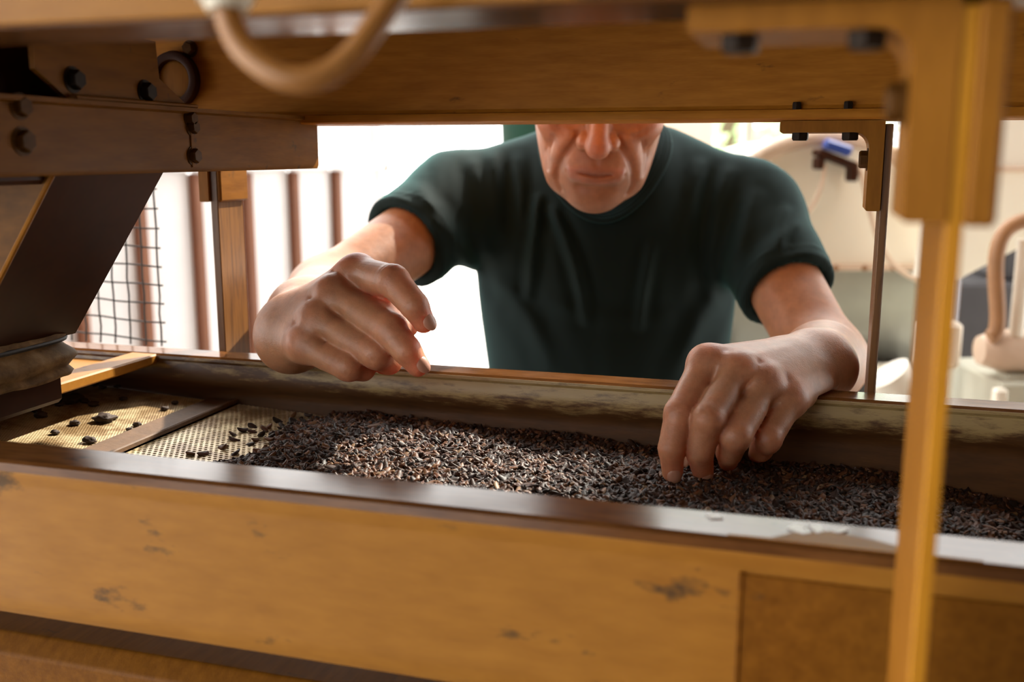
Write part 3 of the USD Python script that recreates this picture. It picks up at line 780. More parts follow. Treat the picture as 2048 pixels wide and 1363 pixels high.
# dark clumps scattered over the fine sieve plate
spots = [(0.012, 108, 792), (0.010, 62, 803), (0.008, 96, 808), (0.016, 140, 806), (0.01, 154, 798), (0.012, 128, 806), (0.008, 187, 812), (0.007, 170, 806), (0.013, 36, 805), (0.012, 66, 800), (0.008, 72, 824), (0.009, 82, 834),
         (0.014, 208, 843), (0.006, 247, 800), (0.006, 275, 852), (0.009, 180, 885), (0.006, 190, 772), (0.006, 205, 778), (0.005, 222, 769), (0.006, 236, 776), (0.005, 250, 764), (0.006, 262, 772), (0.005, 285, 777), (0.007, 120, 812),
         (0.006, 228, 838), (0.005, 350, 808), (0.006, 330, 820), (0.005, 260, 862), (0.007, 150, 850), (0.006, 110, 868)]
for s, x, y in spots:
    s = s * 1.35
    d = FW + RT * (x - 1024) / FOC - UP * (y - 681.5) / FOC
    tt = (0.906 - 0.048 * (CAM[0] + 0.575) - CAM[2]) / (d[2] + 0.048 * d[0])
    p = CAM + d * tt
    m = trimesh.creation.icosphere(2, 1.0)
    v = m.vertices
    v = v * (0.6 + 0.8 * meshkit.noise(v * 2.2 + p * 200)[:, None]) * s * 0.5 * np.array([1, 0.8, 0.5])
    m.vertices = v + p + [0, 0, 0.0012 + 0.12 * s]
    tag(obj('nib_clump', m, 'clump', smooth=True), 'small dark clump lying loose on the fine sieve plate', 'clump', 'dark clumps on the fine sieve plate')

# ------------------------------------------------------------------ background: ribbed container, bin, tank, machines, trees
def lat(u, d, z):
    """A point u to the right of the view axis at ground distance d, height z."""
    return np.array([u * math.cos(YAW) - d * math.sin(YAW), u * math.sin(YAW) + d * math.cos(YAW), z])


A, B = lat(-1.40, 2.35, 0), lat(-0.475, 3.62, 0)
along = (B - A) / np.linalg.norm(B - A)
L = np.linalg.norm(B - A)
out = np.array([along[1], -along[0], 0.0])             # towards the camera


def wall_box(s0, s1, o0, o1, z0, z1, bev=0.003):
    return place(box(s0, s1, o0, o1, z0, z1, bev), A * [1, 1, 0], along, out, np.array([0, 0, 1.0]))


ct = thing('container', A + along * L / 2 + [0, 0, FL], 'white panelled container side with brown ribs for its unlit folds, beyond the wire guard', 'container')
ribs = [-0.62, -0.40, -0.20, 0.0, 0.197, 0.39, 0.585, 0.775, 0.965, 1.155, 1.345, 1.535]
for i, s in enumerate(ribs[:-1]):
    obj('panel', wall_box(s + 0.012, ribs[i + 1] - 0.012, -0.03, 0.0, FL + 0.1, 1.10, 0.004), 'panel_white', ct)
for s in ribs[:-1]:
    obj('rib', wall_box(s - 0.014, s + 0.014, -0.03, 0.028, FL + 0.1, 1.095, 0.004), 'rib_brown', ct)  # brown paints the unlit sides of the corrugation
obj('corner_post', wall_box(L - 0.03, L, -0.06, 0.03, FL, 1.45, 0.006), 'panel_white', ct)
obj('top_rail', wall_box(-0.7, L, -0.04, 0.035, 1.10, 1.155, 0.006), 'panel_white', ct)
obj('upper_panel', wall_box(-0.7, L, -0.03, 0.0, 1.15, 1.45, 0.004), 'panel_white', ct)
obj('door_knob', place(trimesh.creation.icosphere(2, 0.022), A * [1, 1, 0] + along * (L + 0.022) + [0, 0, 1.105], (1, 0, 0), (0, 1, 0), (0, 0, 1)), 'rib_brown', ct)
obj('bottom_rail', wall_box(-0.7, L, -0.04, 0.035, FL, FL + 0.1, 0.006), 'panel_white', ct)

gb = thing('green_bin', lat(0.13, 2.3, FL), 'dark green tapered bin behind the head of the man', 'bin')
c0 = lat(0.155, 2.3, FL)
obj('bin_body', place(lathe([(0, 0), (0.13, 0), (0.13, 0.02), (0.185, 1.58), (0.19, 1.6), (0.18, 1.6), (0.125, 0.04), (0, 0.04)], 36), c0, (1, 0, 0), (0, 1, 0), (0, 0, 1)), 'bin_green', gb)
obj('bin_rim', place(lathe([(0.176, 1.585), (0.196, 1.585), (0.196, 1.61), (0.176, 1.61), (0.176, 1.585)], 36), c0, (1, 0, 0), (0, 1, 0), (0, 0, 1)), 'bin_green', gb)

# roaster tank: cream hood over a horizontal grey drum
d0 = 2.7
tk = thing('roaster_tank', lat(0.86, d0, FL), 'large cream tank with a grey steel drum below, behind the arm at the right', 'tank')
zc = 0.865
u0, u1 = 0.55, 1.10


def lbox(u0, u1, d0, d1, z0, z1, bev=0.004):
    return place(box(u0, u1, d0, d1, z0, z1, bev), np.zeros(3), np.array([math.cos(YAW), math.sin(YAW), 0]), np.array([-math.sin(YAW), math.cos(YAW), 0]), np.array([0, 0, 1.0]))


ax = np.array([math.cos(YAW), math.sin(YAW), 0]); ay = np.array([-math.sin(YAW), math.cos(YAW), 0])
hood = []
for i in range(17):                                     # hood: half-round top, seen from its side
    a_ = PI * i / 16
    hood.append((0.815 - 0.30 * math.cos(a_), zc + 0.06 + 0.265 * math.sin(a_)))
hood = [(0.515, zc)] + hood + [(1.115, zc)]
from shapely.geometry import Polygon as _P2
hm = trimesh.creation.extrude_polygon(_P2(hood), 0.7, engine='earcut')
hv = hm.vertices.copy()
hm.vertices = hv[:, :1] * ax + (hv[:, 2:3] + d0 - 0.1) * ay + hv[:, 1:2] * np.array([0, 0, 1.0])
if hm.volume < 0:
    hm.invert()
obj('hood', hm, 'cream', tk)
arc = [lat(0.815 - 0.305 * math.cos(a_), d0 - 0.1, zc + 0.06 + 0.27 * math.sin(a_)) for a_ in np.linspace(0.05, PI - 0.05, 30)]
obj('hood_rim', tube(arc, 0.022, 12), 'cream_pink', tk, label='pinkish rim round the cream hood')
drum = trimesh.creation.cylinder(radius=0.33, height=0.62, sections=64)
obj('drum', place(drum, lat(0.83, d0 + 0.26, zc - 0.03), np.array([0, 0, 1.0]), ay, ax), 'steel_grey', tk, label='grey steel drum')
obj('seam_flange', lbox(0.5, 1.13, d0 - 0.125, d0 + 0.4, zc - 0.012, zc + 0.004), 'cream_pink', tk)
for k in range(8):
    obj('seam_bolt', hexbolt(lat(0.54 + k * 0.075, d0 - 0.124, zc - 0.004), -ay, 0.014, 0.008, False), 'rust_pipe', tk)
obj('stand_rail', lbox(0.72, 1.15, d0 - 0.14, d0 - 0.08, 0.575, 0.60), 'cream', tk)
for uu in (0.6, 1.06):
    obj('leg', lbox(uu - 0.03, uu + 0.03, d0 + 0.1, d0 + 0.16, FL, 0.62), 'steel_dark', tk)
    obj('leg', lbox(uu - 0.03, uu + 0.03, d0 + 0.42, d0 + 0.48, FL, 0.62), 'steel_dark', tk)
    obj('cradle', lbox(uu - 0.03, uu + 0.03, d0 - 0.12, d0 + 0.5, 0.555, 0.58), 'steel_dark', tk)
obj('under_box', lbox(0.8, 1.1, d0 - 0.05, d0 + 0.3, 0.3, 0.55), 'steel_dark', tk)
vb = lat(0.815, d0 - 0.16, 1.155)
obj('lever_grip', place(box(-0.036, 0.036, -0.014, 0.014, -0.013, 0.013, 0.006), vb + [0, 0, 0.012], ax * math.cos(0.3) - np.array([0, 0, math.sin(0.3)]), ay, np.array([0, 0, math.cos(0.3)]) + ax * math.sin(0.3)), 'blue_grip', tk, label='blue lever grip')
obj('lever_bracket', cat(place(box(-0.05, 0.06, -0.008, 0.05, -0.012, 0.006, 0.004), vb + [0, 0, -0.012], ax * math.cos(0.35) - np.array([0, 0, math.sin(0.35)]), ay, np.array([0, 0, math.cos(0.35)]) + ax * math.sin(0.35)), place(box(-0.05, -0.03, -0.008, 0.04, -0.03, 0.0, 0.004), vb + [0, 0, -0.012], ax, ay, (0, 0, 1)), place(box(0.035, 0.055, -0.008, 0.04, -0.06, -0.02, 0.004), vb + [0, 0, -0.012], ax, ay, (0, 0, 1))), 'chute_brown', tk)
obj('chain', tube(curve([vb + ax * -0.03 + [0, 0, -0.03], vb + ax * -0.035 + [0, 0, -0.08], vb + ax * -0.06 + [0, 0, -0.14], vb + ax * -0.085 + [0, 0, -0.165]], 20), 0.006, 8), 'cream_pink', tk)
obj('cable', tube(curve([vb + ax * 0.05 + [0, 0, -0.02], vb + ax * 0.085 + [0, 0, -0.12], vb + ax * 0.13 + [0, 0, -0.24], vb + ax * 0.24 + [0, 0, -0.325]], 24), 0.007, 8), 'cream_pink', tk)

# cream funnel at the far right
fn = thing('cream_funnel', lat(1.28, 2.4, FL), 'cream funnel hopper narrowing downwards at the right edge', 'hopper')
ft = np.array([lat(u, d, 1.115) for u, d in ((1.055, 2.29), (1.49, 2.29), (1.49, 2.555), (1.055, 2.555))])
fb = np.array([lat(u, d, 0.86) for u, d in ((0.98, 2.34), (1.055, 2.34), (1.055, 2.42), (0.98, 2.42))])
obj('funnel_body', hull(np.vstack([ft, fb])), 'cream', fn)
obj('funnel_rim', lbox(1.03, 1.51, 2.28, 2.565, 1.11, 1.125), 'cream_pink', fn)
obj('funnel_box', lbox(1.05, 1.50, 2.29, 2.555, 1.12, 1.5), 'cream', fn)
obj('funnel_neck', tube([lat(1.018, 2.38, 0.87), lat(1.018, 2.38, 0.6)], 0.036, 20), 'steel_grey', fn)
for d in (2.32, 2.53):
    obj('leg', lbox(1.45, 1.495, d - 0.022, d + 0.022, FL, 1.2), 'steel_dark', fn)
bp = thing('blue_grey_pipe', lat(1.3, 2.7, FL), 'blue grey slanting pipe under the cream funnel', 'pipe')
obj('pipe_run', tube([lat(1.20, 2.7, 0.86), lat(1.40, 2.7, 1.07), lat(1.62, 2.7, 1.24)], 0.03, 16), 'blue_grey', bp)
obj('pipe_drop', tube([lat(1.20, 2.7, 0.87), lat(1.20, 2.7, FL)], 0.022, 12), 'blue_grey', bp)
rp = thing('rusty_pipe', lat(1.1, 2.0, FL), 'rusty brown bent pipe above the pump plinth at the right edge', 'pipe')
obj('pipe_bend', tube(curve([lat(0.985, 2.02, 0.78), lat(0.985, 2.02, 0.96), lat(1.0, 2.02, 1.0), lat(1.04, 2.02, 1.02), lat(1.2, 2.02, 1.03)], 30), 0.016, 14), 'rust_pipe', rp)
obj('pipe_riser', tube([lat(1.045, 2.03, 0.78), lat(1.045, 2.03, 0.98)], 0.015, 12), 'cream', rp)
obj('pump_body', place(lathe([(0, -0.1), (0.03, -0.1), (0.044, -0.06), (0.046, 0.05), (0.036, 0.09), (0, 0.1)], 28), lat(1.08, 2.05, 0.747), ay, np.array([0, 0, 1.0]), ax), 'cream_pink', rp)
pl = thing('pump_plinth', lat(1.1, 2.0, FL), 'grey green machine plinth with upright posts at the right edge', 'plinth')
obj('pump_pad', lbox(1.03, 1.13, 2.02, 2.08, 0.685, 0.70), 'plinth', pl)
obj('plinth_upper', lbox(1.0, 1.5, 1.98, 2.25, 0.52, 0.69), 'plinth', pl)
obj('plinth_lower', lbox(0.97, 1.5, 1.9, 2.27, FL, 0.497), 'plinth', pl)
obj('plinth_top', lbox(0.962, 1.5, 1.89, 2.275, 0.495, 0.522), 'cream', pl)
obj('upright', lbox(0.966, 0.99, 1.93, 1.955, 0.52, 0.69), 'cream', pl)
obj('upright', lbox(0.966, 0.99, 1.87, 1.895, FL, 0.53), 'cream', pl)
mo = thing('motor', lat(0.86, 1.95, FL), 'small electric motor with an orange hood beside the pump plinth', 'motor')
obj('motor_hood', place(lathe([(0, -0.05), (0.036, -0.05), (0.042, -0.04), (0.042, 0.04), (0.034, 0.052), (0, 0.056)], 28), lat(0.908, 1.93, 0.605), ay, np.array([0, 0, 1.0]), ax), 'motor_orange', mo)
obj('motor_body', lbox(0.872, 0.944, 1.89, 1.97, 0.525, 0.59), 'cream', mo)
obj('motor_stand', lbox(0.88, 0.94, 1.9, 1.96, FL, 0.53), 'cream', mo)
bx = thing('control_box', lat(0.87, 2.1, FL), 'pale square control box on a post above the motor', 'box')
obj('box_case', lbox(0.875, 0.955, 2.07, 2.13, 0.70, 0.80, 0.008), 'cream', bx)
obj('box_post', lbox(0.9, 0.92, 2.135, 2.155, FL, 0.78), 'steel_grey', bx)
obj('box_clip', lbox(0.9, 0.92, 2.125, 2.14, 0.73, 0.77), 'steel_grey', bx)
cc = thing('cream_column', lat(0.79, 1.95, FL), 'curved cream machine column just right of the near leaf spring', 'column', kind='thing')
obj('column_body', tube(curve([lat(0.835, 1.95, FL), lat(0.832, 1.95, 0.40), lat(0.825, 1.95, 0.55), lat(0.795, 1.95, 0.66), lat(0.755, 1.95, 0.72)], 30), [0.021] * 18 + list(np.linspace(0.021, 0.045, 12)), 20), 'cream', cc)
obj('column_belt', tube(curve([lat(0.80, 1.91, 0.68), lat(0.80, 1.905, 0.5), lat(0.765, 1.9, 0.40)], 16), 0.006, 8), 'rust_pipe', cc)
gp_ = thing('grey_post', lat(1.16, 5.0, FL), 'slim grey steel post in the daylight beside the green trees', 'post')
obj('post_shaft', lbox(1.135, 1.185, 4.97, 5.03, FL, 2.6), 'steel_grey', gp_)
obj('post_foot', lbox(1.09, 1.23, 4.93, 5.07, FL, FL + 0.02), 'steel_grey', gp_)
bd = thing('beige_partition', lat(0.78, 4.2, FL), 'beige partition board beyond the right shoulder of the man', 'partition board', kind='thing')
obj('partition_sheet', lbox(0.45, 0.83, 4.18, 4.22, FL, 1.9), 'cream_pink', bd)
obj('partition_foot', lbox(0.45, 0.83, 4.1, 4.3, FL, FL + 0.04), 'rust_pipe', bd)
dk = thing('dark_engine', lat(1.1, 3.0, FL), 'dark machine block in the shade behind the pump plinth', 'machine')
obj('engine_block', lbox(1.15, 1.9, 2.9, 3.5, FL, 0.78, 0.01), 'steel_dark', dk)
obj('engine_head', cat(lbox(1.46, 1.9, 2.95, 3.4, 0.78, 1.3, 0.01)), 'steel_dark', dk)
obj('engine_pipe', tube([lat(1.2, 3.1, 0.97), lat(1.95, 3.1, 0.98)], 0.03, 14), 'blue_grey', dk)
obj('engine_stay', tube([lat(1.48, 3.12, 0.97), lat(1.48, 3.12, 0.77)], 0.02, 12), 'steel_dark', dk)

# trees outside, beyond the hall
def tree(u, d, hgt, label, seed):
    r = np.random.default_rng(seed)
    tr = thing('tree', lat(u, d, FL), label, 'tree', 'trees beyond the hall')
    base = lat(u, d, FL)
    obj('trunk', tube(curve([base, base + [0.05, 0.02, hgt * 0.3], base + [0.0, 0.1, hgt * 0.62]], 12), np.linspace(0.16, 0.07, 12), 12), 'bark', tr)
    n = 1500
    dirs = r.normal(size=(n, 3)); dirs /= np.linalg.norm(dirs, axis=1, keepdims=True)
    rad = 0.55 + 0.45 * r.random(n) ** 0.5
    lump = 0.75 + 0.5 * meshkit.noise(dirs * 2.2 + seed)
    P = base + [0, 0, hgt * 0.62] + dirs * rad[:, None] * lump[:, None] * np.array([1.5, 1.5, 1.6])
    a = r.normal(size=(n, 3)); a /= np.linalg.norm(a, axis=1, keepdims=True)
    b = np.cross(a, r.normal(size=(n, 3))); b /= np.linalg.norm(b, axis=1, keepdims=True)
    s = 0.1
    V = np.stack([P - a * s, P + b * s * 0.5, P + a * s, P - b * s * 0.5], 1).reshape(-1, 3)
    F = (np.array([[0, 1, 2], [0, 2, 3]])[None] + 4 * np.arange(n)[:, None, None]).reshape(-1, 3)
    tag(obj('foliage', trimesh.Trimesh(V, F, process=False), 'leaf', tr, smooth=False), kind='stuff')


for u, d, h_, s in ((1.9, 9.0, 4.2, 1), (5.6, 8.0, 4.0, 2), (10.0, 11.5, 4.4, 3), (3.9, 13, 4.6, 4)):
    tree(u, d, h_, 'leafy green tree in bright daylight beyond the hall', s)


# ------------------------------------------------------------------ the man
def head_axes(px, pitch, roll):
    f = -(FW + RT * (px - 1024) / FOC); f[2] = 0; f /= np.linalg.norm(f)
    z = np.array([0, 0, 1.0])
    r0 = np.cross(z, f) * 1.0                          # to the right in the picture
    fwd = f * math.cos(pitch) - z * math.sin(pitch)
    up = z * math.cos(pitch) + f * math.sin(pitch)
    r = r0 * math.cos(roll) + up * math.sin(roll)
    up = up * math.cos(roll) - r0 * math.sin(roll)
    return np.stack([r, -fwd, up], 1)                  # columns: right, back, up


HR = head_axes(1200, math.radians(22), math.radians(-3.5))
HO = at(1194, 319, 1.09) - HR @ np.array([0, -0.113, -0.0515])


def H(x, y, z):
    return HO + HR @ np.array([x, y, z])


def line_dist(P, pts):
    d = None
    for a, b in zip(pts[:-1], pts[1:]):
        e = seg(P, a, b, 0.0)
        d = e if d is None else np.minimum(d, e)
    return d


def head_base(P):
    X = P.copy(); X[:, 0] = np.abs(X[:, 0])            # the face is built on one half and mirrored
    d = ell(P, (0, 0.008, 0.035), (0.074, 0.094, 0.088))
    d = smin(d, ell(P, (0, -0.030, -0.030), (0.064, 0.061, 0.082)), 0.03)
    d = smin(d, seg(X, (0.055, 0.004, -0.05), (0.034, -0.056, -0.094), 0.018, 0.019), 0.035)
    d = smin(d, ell(P, (0, -0.052, -0.086), (0.046, 0.042, 0.036)), 0.03)
    d = smin(d, ell(P, (0, -0.085, -0.108), (0.024, 0.016, 0.0185)), 0.026)
    d = smin(d, ell(X, (0.044, -0.062, -0.026), (0.025, 0.022, 0.018)), 0.03)
    d = smin(d, ell(P, (0, -0.074, -0.066), (0.033, 0.025, 0.027)), 0.025)
    return d


def head_local(P):
    X = P.copy(); X[:, 0] = np.abs(X[:, 0])
    d = head_base(P)
    d = smin(d, seg(X, (0.012, -0.088, 0.016), (0.042, -0.078, 0.020), 0.010, 0.008), 0.015)   # brow
    d = smin(d, seg(P, (0, -0.086, 0.004), (0, -0.109, -0.034), 0.0088, 0.0112), 0.014)        # nose
    d = smin(d, ell(P, (0, -0.1105, -0.0405), (0.0128, 0.0125, 0.0108)), 0.008)
    d = smin(d, ell(X, (0.0165, -0.097, -0.0375), (0.0080, 0.0110, 0.0090)), 0.0045)
    d = smax(d, -ell(X, (0.0078, -0.103, -0.0485), (0.0040, 0.0055, 0.0045)), 0.004)
    g = lambda pts, w, a: a * np.exp(-(line_dist(X, pts) / w) ** 2)
    # lips
    d = d - g(LIP_U, 0.0048, 0.0040) - g(LIP_L, 0.0055, 0.0046)
    d = d + g(MOUTH, 0.0022, 0.0050) * np.clip((0.034 - X[:, 0]) / 0.014, 0.3, 1)
    d = d + g(NASO, 0.0036, 0.0042) - g(CHEEK, 0.0075, 0.0034)
    d = d + g(JOWL, 0.0034, 0.0022) + g(JOWL3, 0.0028, 0.0012)
    d = d + g(UNDERLIP, 0.0058, 0.0034) + g(PHIL, 0.0032, 0.0014)
    d = d + g(SOCKET, 0.012, 0.0075)
    d = smin(d, ell(X, (0.032, -0.0775, 0.001), (0.0145, 0.0125, 0.0125)), 0.004)
    d = d + g([(0.022, -0.092, -0.001), (0.032, -0.094, -0.0025), (0.043, -0.086, -0.001)], 0.0016, 0.0020)
    d = d + g(POUCH, 0.0038, 0.0024) + g(POUCH2, 0.0030, 0.0012)
    # ears
    e = ell(X, (0.0775, 0.012, -0.012), (0.009, 0.019, 0.033))
    e = smax(e, -ell(X, (0.086, 0.010, -0.008), (0.007, 0.011, 0.020)), 0.004)
    return smin(d, e, 0.008)


def on_face(xz, off=0.0):
    """Lays (x, z) points onto the front of the face."""
    out_ = []
    ys = np.linspace(-0.14, 0.02, 321)
    for x, z in xz:
        P = np.stack([np.full_like(ys, x), ys, np.full_like(ys, z)], 1).astype(np.float32)
        k = np.argmax(head_base(P) < 0)
        out_.append((x, ys[k] - off, z))
    return out_


MOUTH = on_face([(0, -0.0745), (0.010, -0.0738), (0.018, -0.0728), (0.025, -0.0733), (0.0315, -0.0752)])
LIP_U = on_face([(0, -0.0690), (0.014, -0.0690), (0.028, -0.0720)])
LIP_L = on_face([(0, -0.0800), (0.014, -0.0795), (0.025, -0.0775)])
NASO = on_face([(0.022, -0.034), (0.030, -0.048), (0.038, -0.062), (0.0425, -0.077), (0.043, -0.092), (0.039, -0.102)])
CHEEK = on_face([(0.032, -0.036), (0.042, -0.052), (0.049, -0.068), (0.050, -0.084)])
JOWL = on_face([(0.050, -0.040), (0.0535, -0.058), (0.052, -0.082)])
JOWL3 = on_face([(0.057, -0.050), (0.058, -0.066), (0.055, -0.084)])
UNDERLIP = on_face([(0, -0.0905), (0.016, -0.0895)])
PHIL = on_face([(0, -0.055), (0, -0.066)])
SOCKET = on_face([(0.020, 0.0), (0.045, -0.001)])
POUCH = on_face([(0.016, -0.014), (0.028, -0.022), (0.042, -0.022)])
POUCH2 = on_face([(0.024, -0.030), (0.036, -0.032), (0.050, -0.027)])

NECK0, NECK1 = H(0, 0.032, -0.055), at(1210, 352, 1.345)


def head_f(P):
    q = (P - HO.astype(np.float32)) @ HR.astype(np.float32)
    d = head_local(q)
    return smin(d, seg(P, NECK0, NECK1 + (NECK1 - NECK0) * 0.3, 0.056, 0.062), 0.025)


def pts3(l):
    return [at(*p) for p in l]


# left in the picture: his right arm; right in the picture: his left arm
SHL, ELL_, WRL = at(915, 412, 1.34), at(655, 592, 1.165), at(588, 664, 0.925)
SHR, ELR, WRR = at(1492, 430, 1.33), at(1652, 722, 1.15), at(1640, 726, 0.90)
HAND_L = dict(s=1.22, W=WRL, E=ELL_, S=SHL,
              F=[pts3([(716, 548, 0.885), (786, 562, 0.838), (829, 611, 0.825), (847, 643, 0.83)]),
                 pts3([(672, 592, 0.875), (778, 658, 0.832), (813, 700, 0.822), (835, 730, 0.826)]),
                 pts3([(640, 642, 0.868), (752, 706, 0.836), (778, 722, 0.856), (768, 728, 0.878)]),
                 pts3([(612, 690, 0.866), (696, 733, 0.842), (726, 738, 0.856), (738, 730, 0.872)])],
              T=pts3([(640, 640, 0.905), (708, 625, 0.888), (775, 628, 0.862), (812, 650, 0.850)]))
HAND_R = dict(s=1.08, W=WRR, E=ELR, S=SHR,
              F=[pts3([(1414, 728, 0.815), (1360, 826, 0.788), (1343, 896, 0.782), (1345, 944, 0.788)]),
                 pts3([(1472, 744, 0.805), (1416, 838, 0.775), (1400, 905, 0.782), (1406, 944, 0.797)]),
                 pts3([(1526, 770, 0.805), (1472, 872, 0.775), (1458, 906, 0.79), (1456, 922, 0.812)]),
                 pts3([(1578, 800, 0.812), (1536, 878, 0.788), (1522, 900, 0.802), (1514, 908, 0.822)])],
              T=pts3([(1570, 745, 0.875), (1478, 790, 0.870), (1408, 868, 0.845), (1380, 925, 0.822)]))


def hand_f(P, h):
    s = h['s']
    W, E = h['W'], h['E']
    F = h['F']
    n = np.cross(F[3][0] - F[0][0], F[1][0] - W); n /= np.linalg.norm(n)
    if n @ FW > 0 and abs(n @ FW) > 0.2:
        n = -n
    h['n'] = n
    fa = W + (E - W) * 0.35
    d = seg(P, W, fa, 0.0275 * s, 0.037)
    d = smin(d, seg(P, fa, E, 0.038, 0.043), 0.02)
    # palm
    p = None
    for i, f in enumerate(F):
        a = W + (f[0] - W) * 0.12 + (F[i][0] - (F[0][0] + F[3][0]) / 2) * 0.32
        e = seg(P, a, f[0], 0.0165 * s, (0.0135 if i < 3 else 0.0122) * s)
        p = e if p is None else smin(p, e, 0.022)
    d = smin(d, p, 0.022)
    T = h['T']
    d = smin(d, seg(P, T[0], T[1], 0.0195 * s, 0.0155 * s), 0.02)
    d = smin(d, seg(P, T[1], T[2], 0.0130 * s, 0.0118 * s), 0.008)
    th = smin(seg(P, T[2], T[3], 0.0116 * s, 0.0090 * s), seg(P, T[1], T[2], 0.0130 * s, 0.0118 * s), 0.004)
    d = np.minimum(d, th)
    fs = []
    for i, f in enumerate(F):
        k = s * (1.0, 1.02, 0.96, 0.86)[i]
        e = seg(P, f[0], f[1], 0.0131 * k, 0.0114 * k)
        e = smin(e, ell(P, f[0] + n * 0.0008, (0.0130 * k,) * 3), 0.006)
        e2 = seg(P, f[1], f[2], 0.0113 * k, 0.0099 * k)
        e3 = seg(P, f[2], f[3], 0.0094 * k, 0.0078 * k)
        q_ = smin(smin(e, e2, 0.003), e3, 0.003)
        q_ = smin(q_, ell(P, f[1], (0.0115 * k,) * 3), 0.003)
        # knuckle creases
        for c, ax_, am in ((f[1], f[2] - f[0], 0.0007), (f[2], f[3] - f[1], 0.0005)):
            ax_ = ax_ / np.linalg.norm(ax_)
            t = (P - c.astype(np.float32)) @ ax_.astype(np.float32)
            near = np.exp(-(np.sqrt(((P - c.astype(np.float32)) ** 2).sum(1)) / (0.016 * k)) ** 4)
            for o_ in (-0.0038, 0.0, 0.0038):
                q_ = q_ + near * am * np.exp(-((t - o_) / 0.0011) ** 2)
        fs.append(q_)
    fing = fs[0]
    for e in fs[1:]:
        fing = smin(fing, e, 0.0022)
    d = smin(d, fing, 0.009)
    # the fingers' own clefts stay open near the knuckles
    for i in range(3):
        m_ = (F[i][0] + F[i + 1][0]) / 2 + n * 0.012 * s
        m2 = (F[i][1] * 0.45 + F[i][0] * 0.55 + F[i + 1][1] * 0.45 + F[i + 1][0] * 0.55) / 2 + n * 0.008 * s
        d = d + 0.0022 * np.exp(-(seg(P, m_, m2, 0.0) / 0.0055) ** 2)
    for i in range(4):
        a = W + n * 0.017 * s + (F[i][0] - W) * 0.25
        d = d - 0.0010 * np.exp(-(seg(P, a, F[i][0] + n * 0.0125 * s, 0.0) / 0.0045) ** 2)
    return d


def arm_f(P, h):
    d = hand_f(P, h)
    d = smin(d, seg(P, h['E'], h['S'], 0.042, 0.050), 0.025)
    rail_ = np.maximum(np.abs(P[:, 1] - 0.861) - 0.0185, P[:, 2] - 0.9523)   # flesh presses flat where it rests on the far board
    return smax(d, -rail_, 0.003)


def mani(m):
    return m3.Manifold(m3.Mesh(np.asarray(m.vertices, np.float32), np.asarray(m.faces, np.uint32)))


def bounds(pts, r):
    pts = np.array(pts)
    return pts.min(0) - r, pts.max(0) + r


TB = [at(1212, 560, 1.40), at(1215, 790, 1.50)]


def core_f(P):
    d = seg(P, NECK1, TB[0], 0.07, 0.085)
    d = smin(d, seg(P, TB[0], TB[1], 0.085, 0.085), 0.05)
    for S in (SHL, SHR):
        d = smin(d, seg(P, S, NECK1 + (TB[0] - NECK1) * 0.2, 0.046, 0.05), 0.03)
    return d


pieces = [nets(core_f, *bounds([NECK1, TB[0], TB[1], SHL, SHR], 0.13), 0.007)]
pieces.append(nets(head_f, *bounds([H(-0.09, -0.13, 0.13), H(0.09, 0.11, -0.13), H(-0.09, 0.11, 0.13), H(0.09, -0.13, -0.13), NECK1], 0.05), 0.0016))
for h in (HAND_L, HAND_R):
    allp = [h['W'], h['E'], h['S'], *h['T']] + [p for f in h['F'] for p in f]
    pieces.append(nets(lambda P, h=h: arm_f(P, h), *bounds(allp, 0.062), 0.0017))
body = None
for p_ in pieces:
    mm = mani(p_)
    body = mm if body is None else body + mm
if body.status() == m3.Error.NoError and body.num_tri() > 1000:
    bm = body.to_mesh()
    bodym = trimesh.Trimesh(bm.vert_properties[:, :3], bm.tri_verts, process=False)
else:
    bodym = trimesh.util.concatenate(pieces)

# skin tone: redder knuckles, finger tips, nose, cheeks and lips; greyer where the beard is shaved
Vw = np.asarray(bodym.vertices).astype(np.float32)
base = np.array([0.33, 0.15, 0.074])
tint = np.tile(base, (len(Vw), 1))


def blend(col, w):
    global tint
    tint = tint * (1 - w[:, None]) + np.array(col) * w[:, None]


for h in (HAND_L, HAND_R):
    for f in h['F']:
        for c, r_, w_ in ((f[0] + h['n'] * 0.012, 0.014, 0.5), (f[1], 0.014, 0.40), (f[3], 0.013, 0.45)):
            blend((0.35, 0.11, 0.06), w_ * np.exp(-(np.linalg.norm(Vw - c.astype(np.float32), axis=1) / r_) ** 2))
ql = (Vw - HO.astype(np.float32)) @ HR.astype(np.float32)
qx = ql.copy(); qx[:, 0] = np.abs(qx[:, 0])
near_head = (np.linalg.norm(ql - np.array([0, -0.03, -0.03]), axis=1) < 0.12).astype(float)
blend((0.34, 0.135, 0.07), near_head * 0.5)
blend((0.33, 0.105, 0.06), near_head * 0.6 * np.exp(-(np.linalg.norm((qx - [0.0, -0.112, -0.04]) / [1, 1, 1.3], axis=1) / 0.018) ** 2))
blend((0.33, 0.11, 0.06), near_head * 0.4 * np.exp(-(np.linalg.norm(qx - [0.045, -0.07, -0.03], axis=1) / 0.022) ** 2))
bz = np.clip((-0.058 - ql[:, 2]) / 0.012, 0, 1) * np.clip((-ql[:, 1] - 0.0) / 0.03, 0, 1)
st = 0.6 + 0.4 * meshkit.noise(ql * 90)
blend((0.20, 0.11, 0.07), near_head * 0.5 * bz * st * np.exp(-np.maximum(qx[:, 0] - 0.052, 0) / 0.01))
lip = np.minimum(line_dist(qx.astype(np.float32), LIP_U), line_dist(qx.astype(np.float32), LIP_L))
blend((0.28, 0.095, 0.07), near_head * 0.6 * np.exp(-(lip / 0.0055) ** 4))

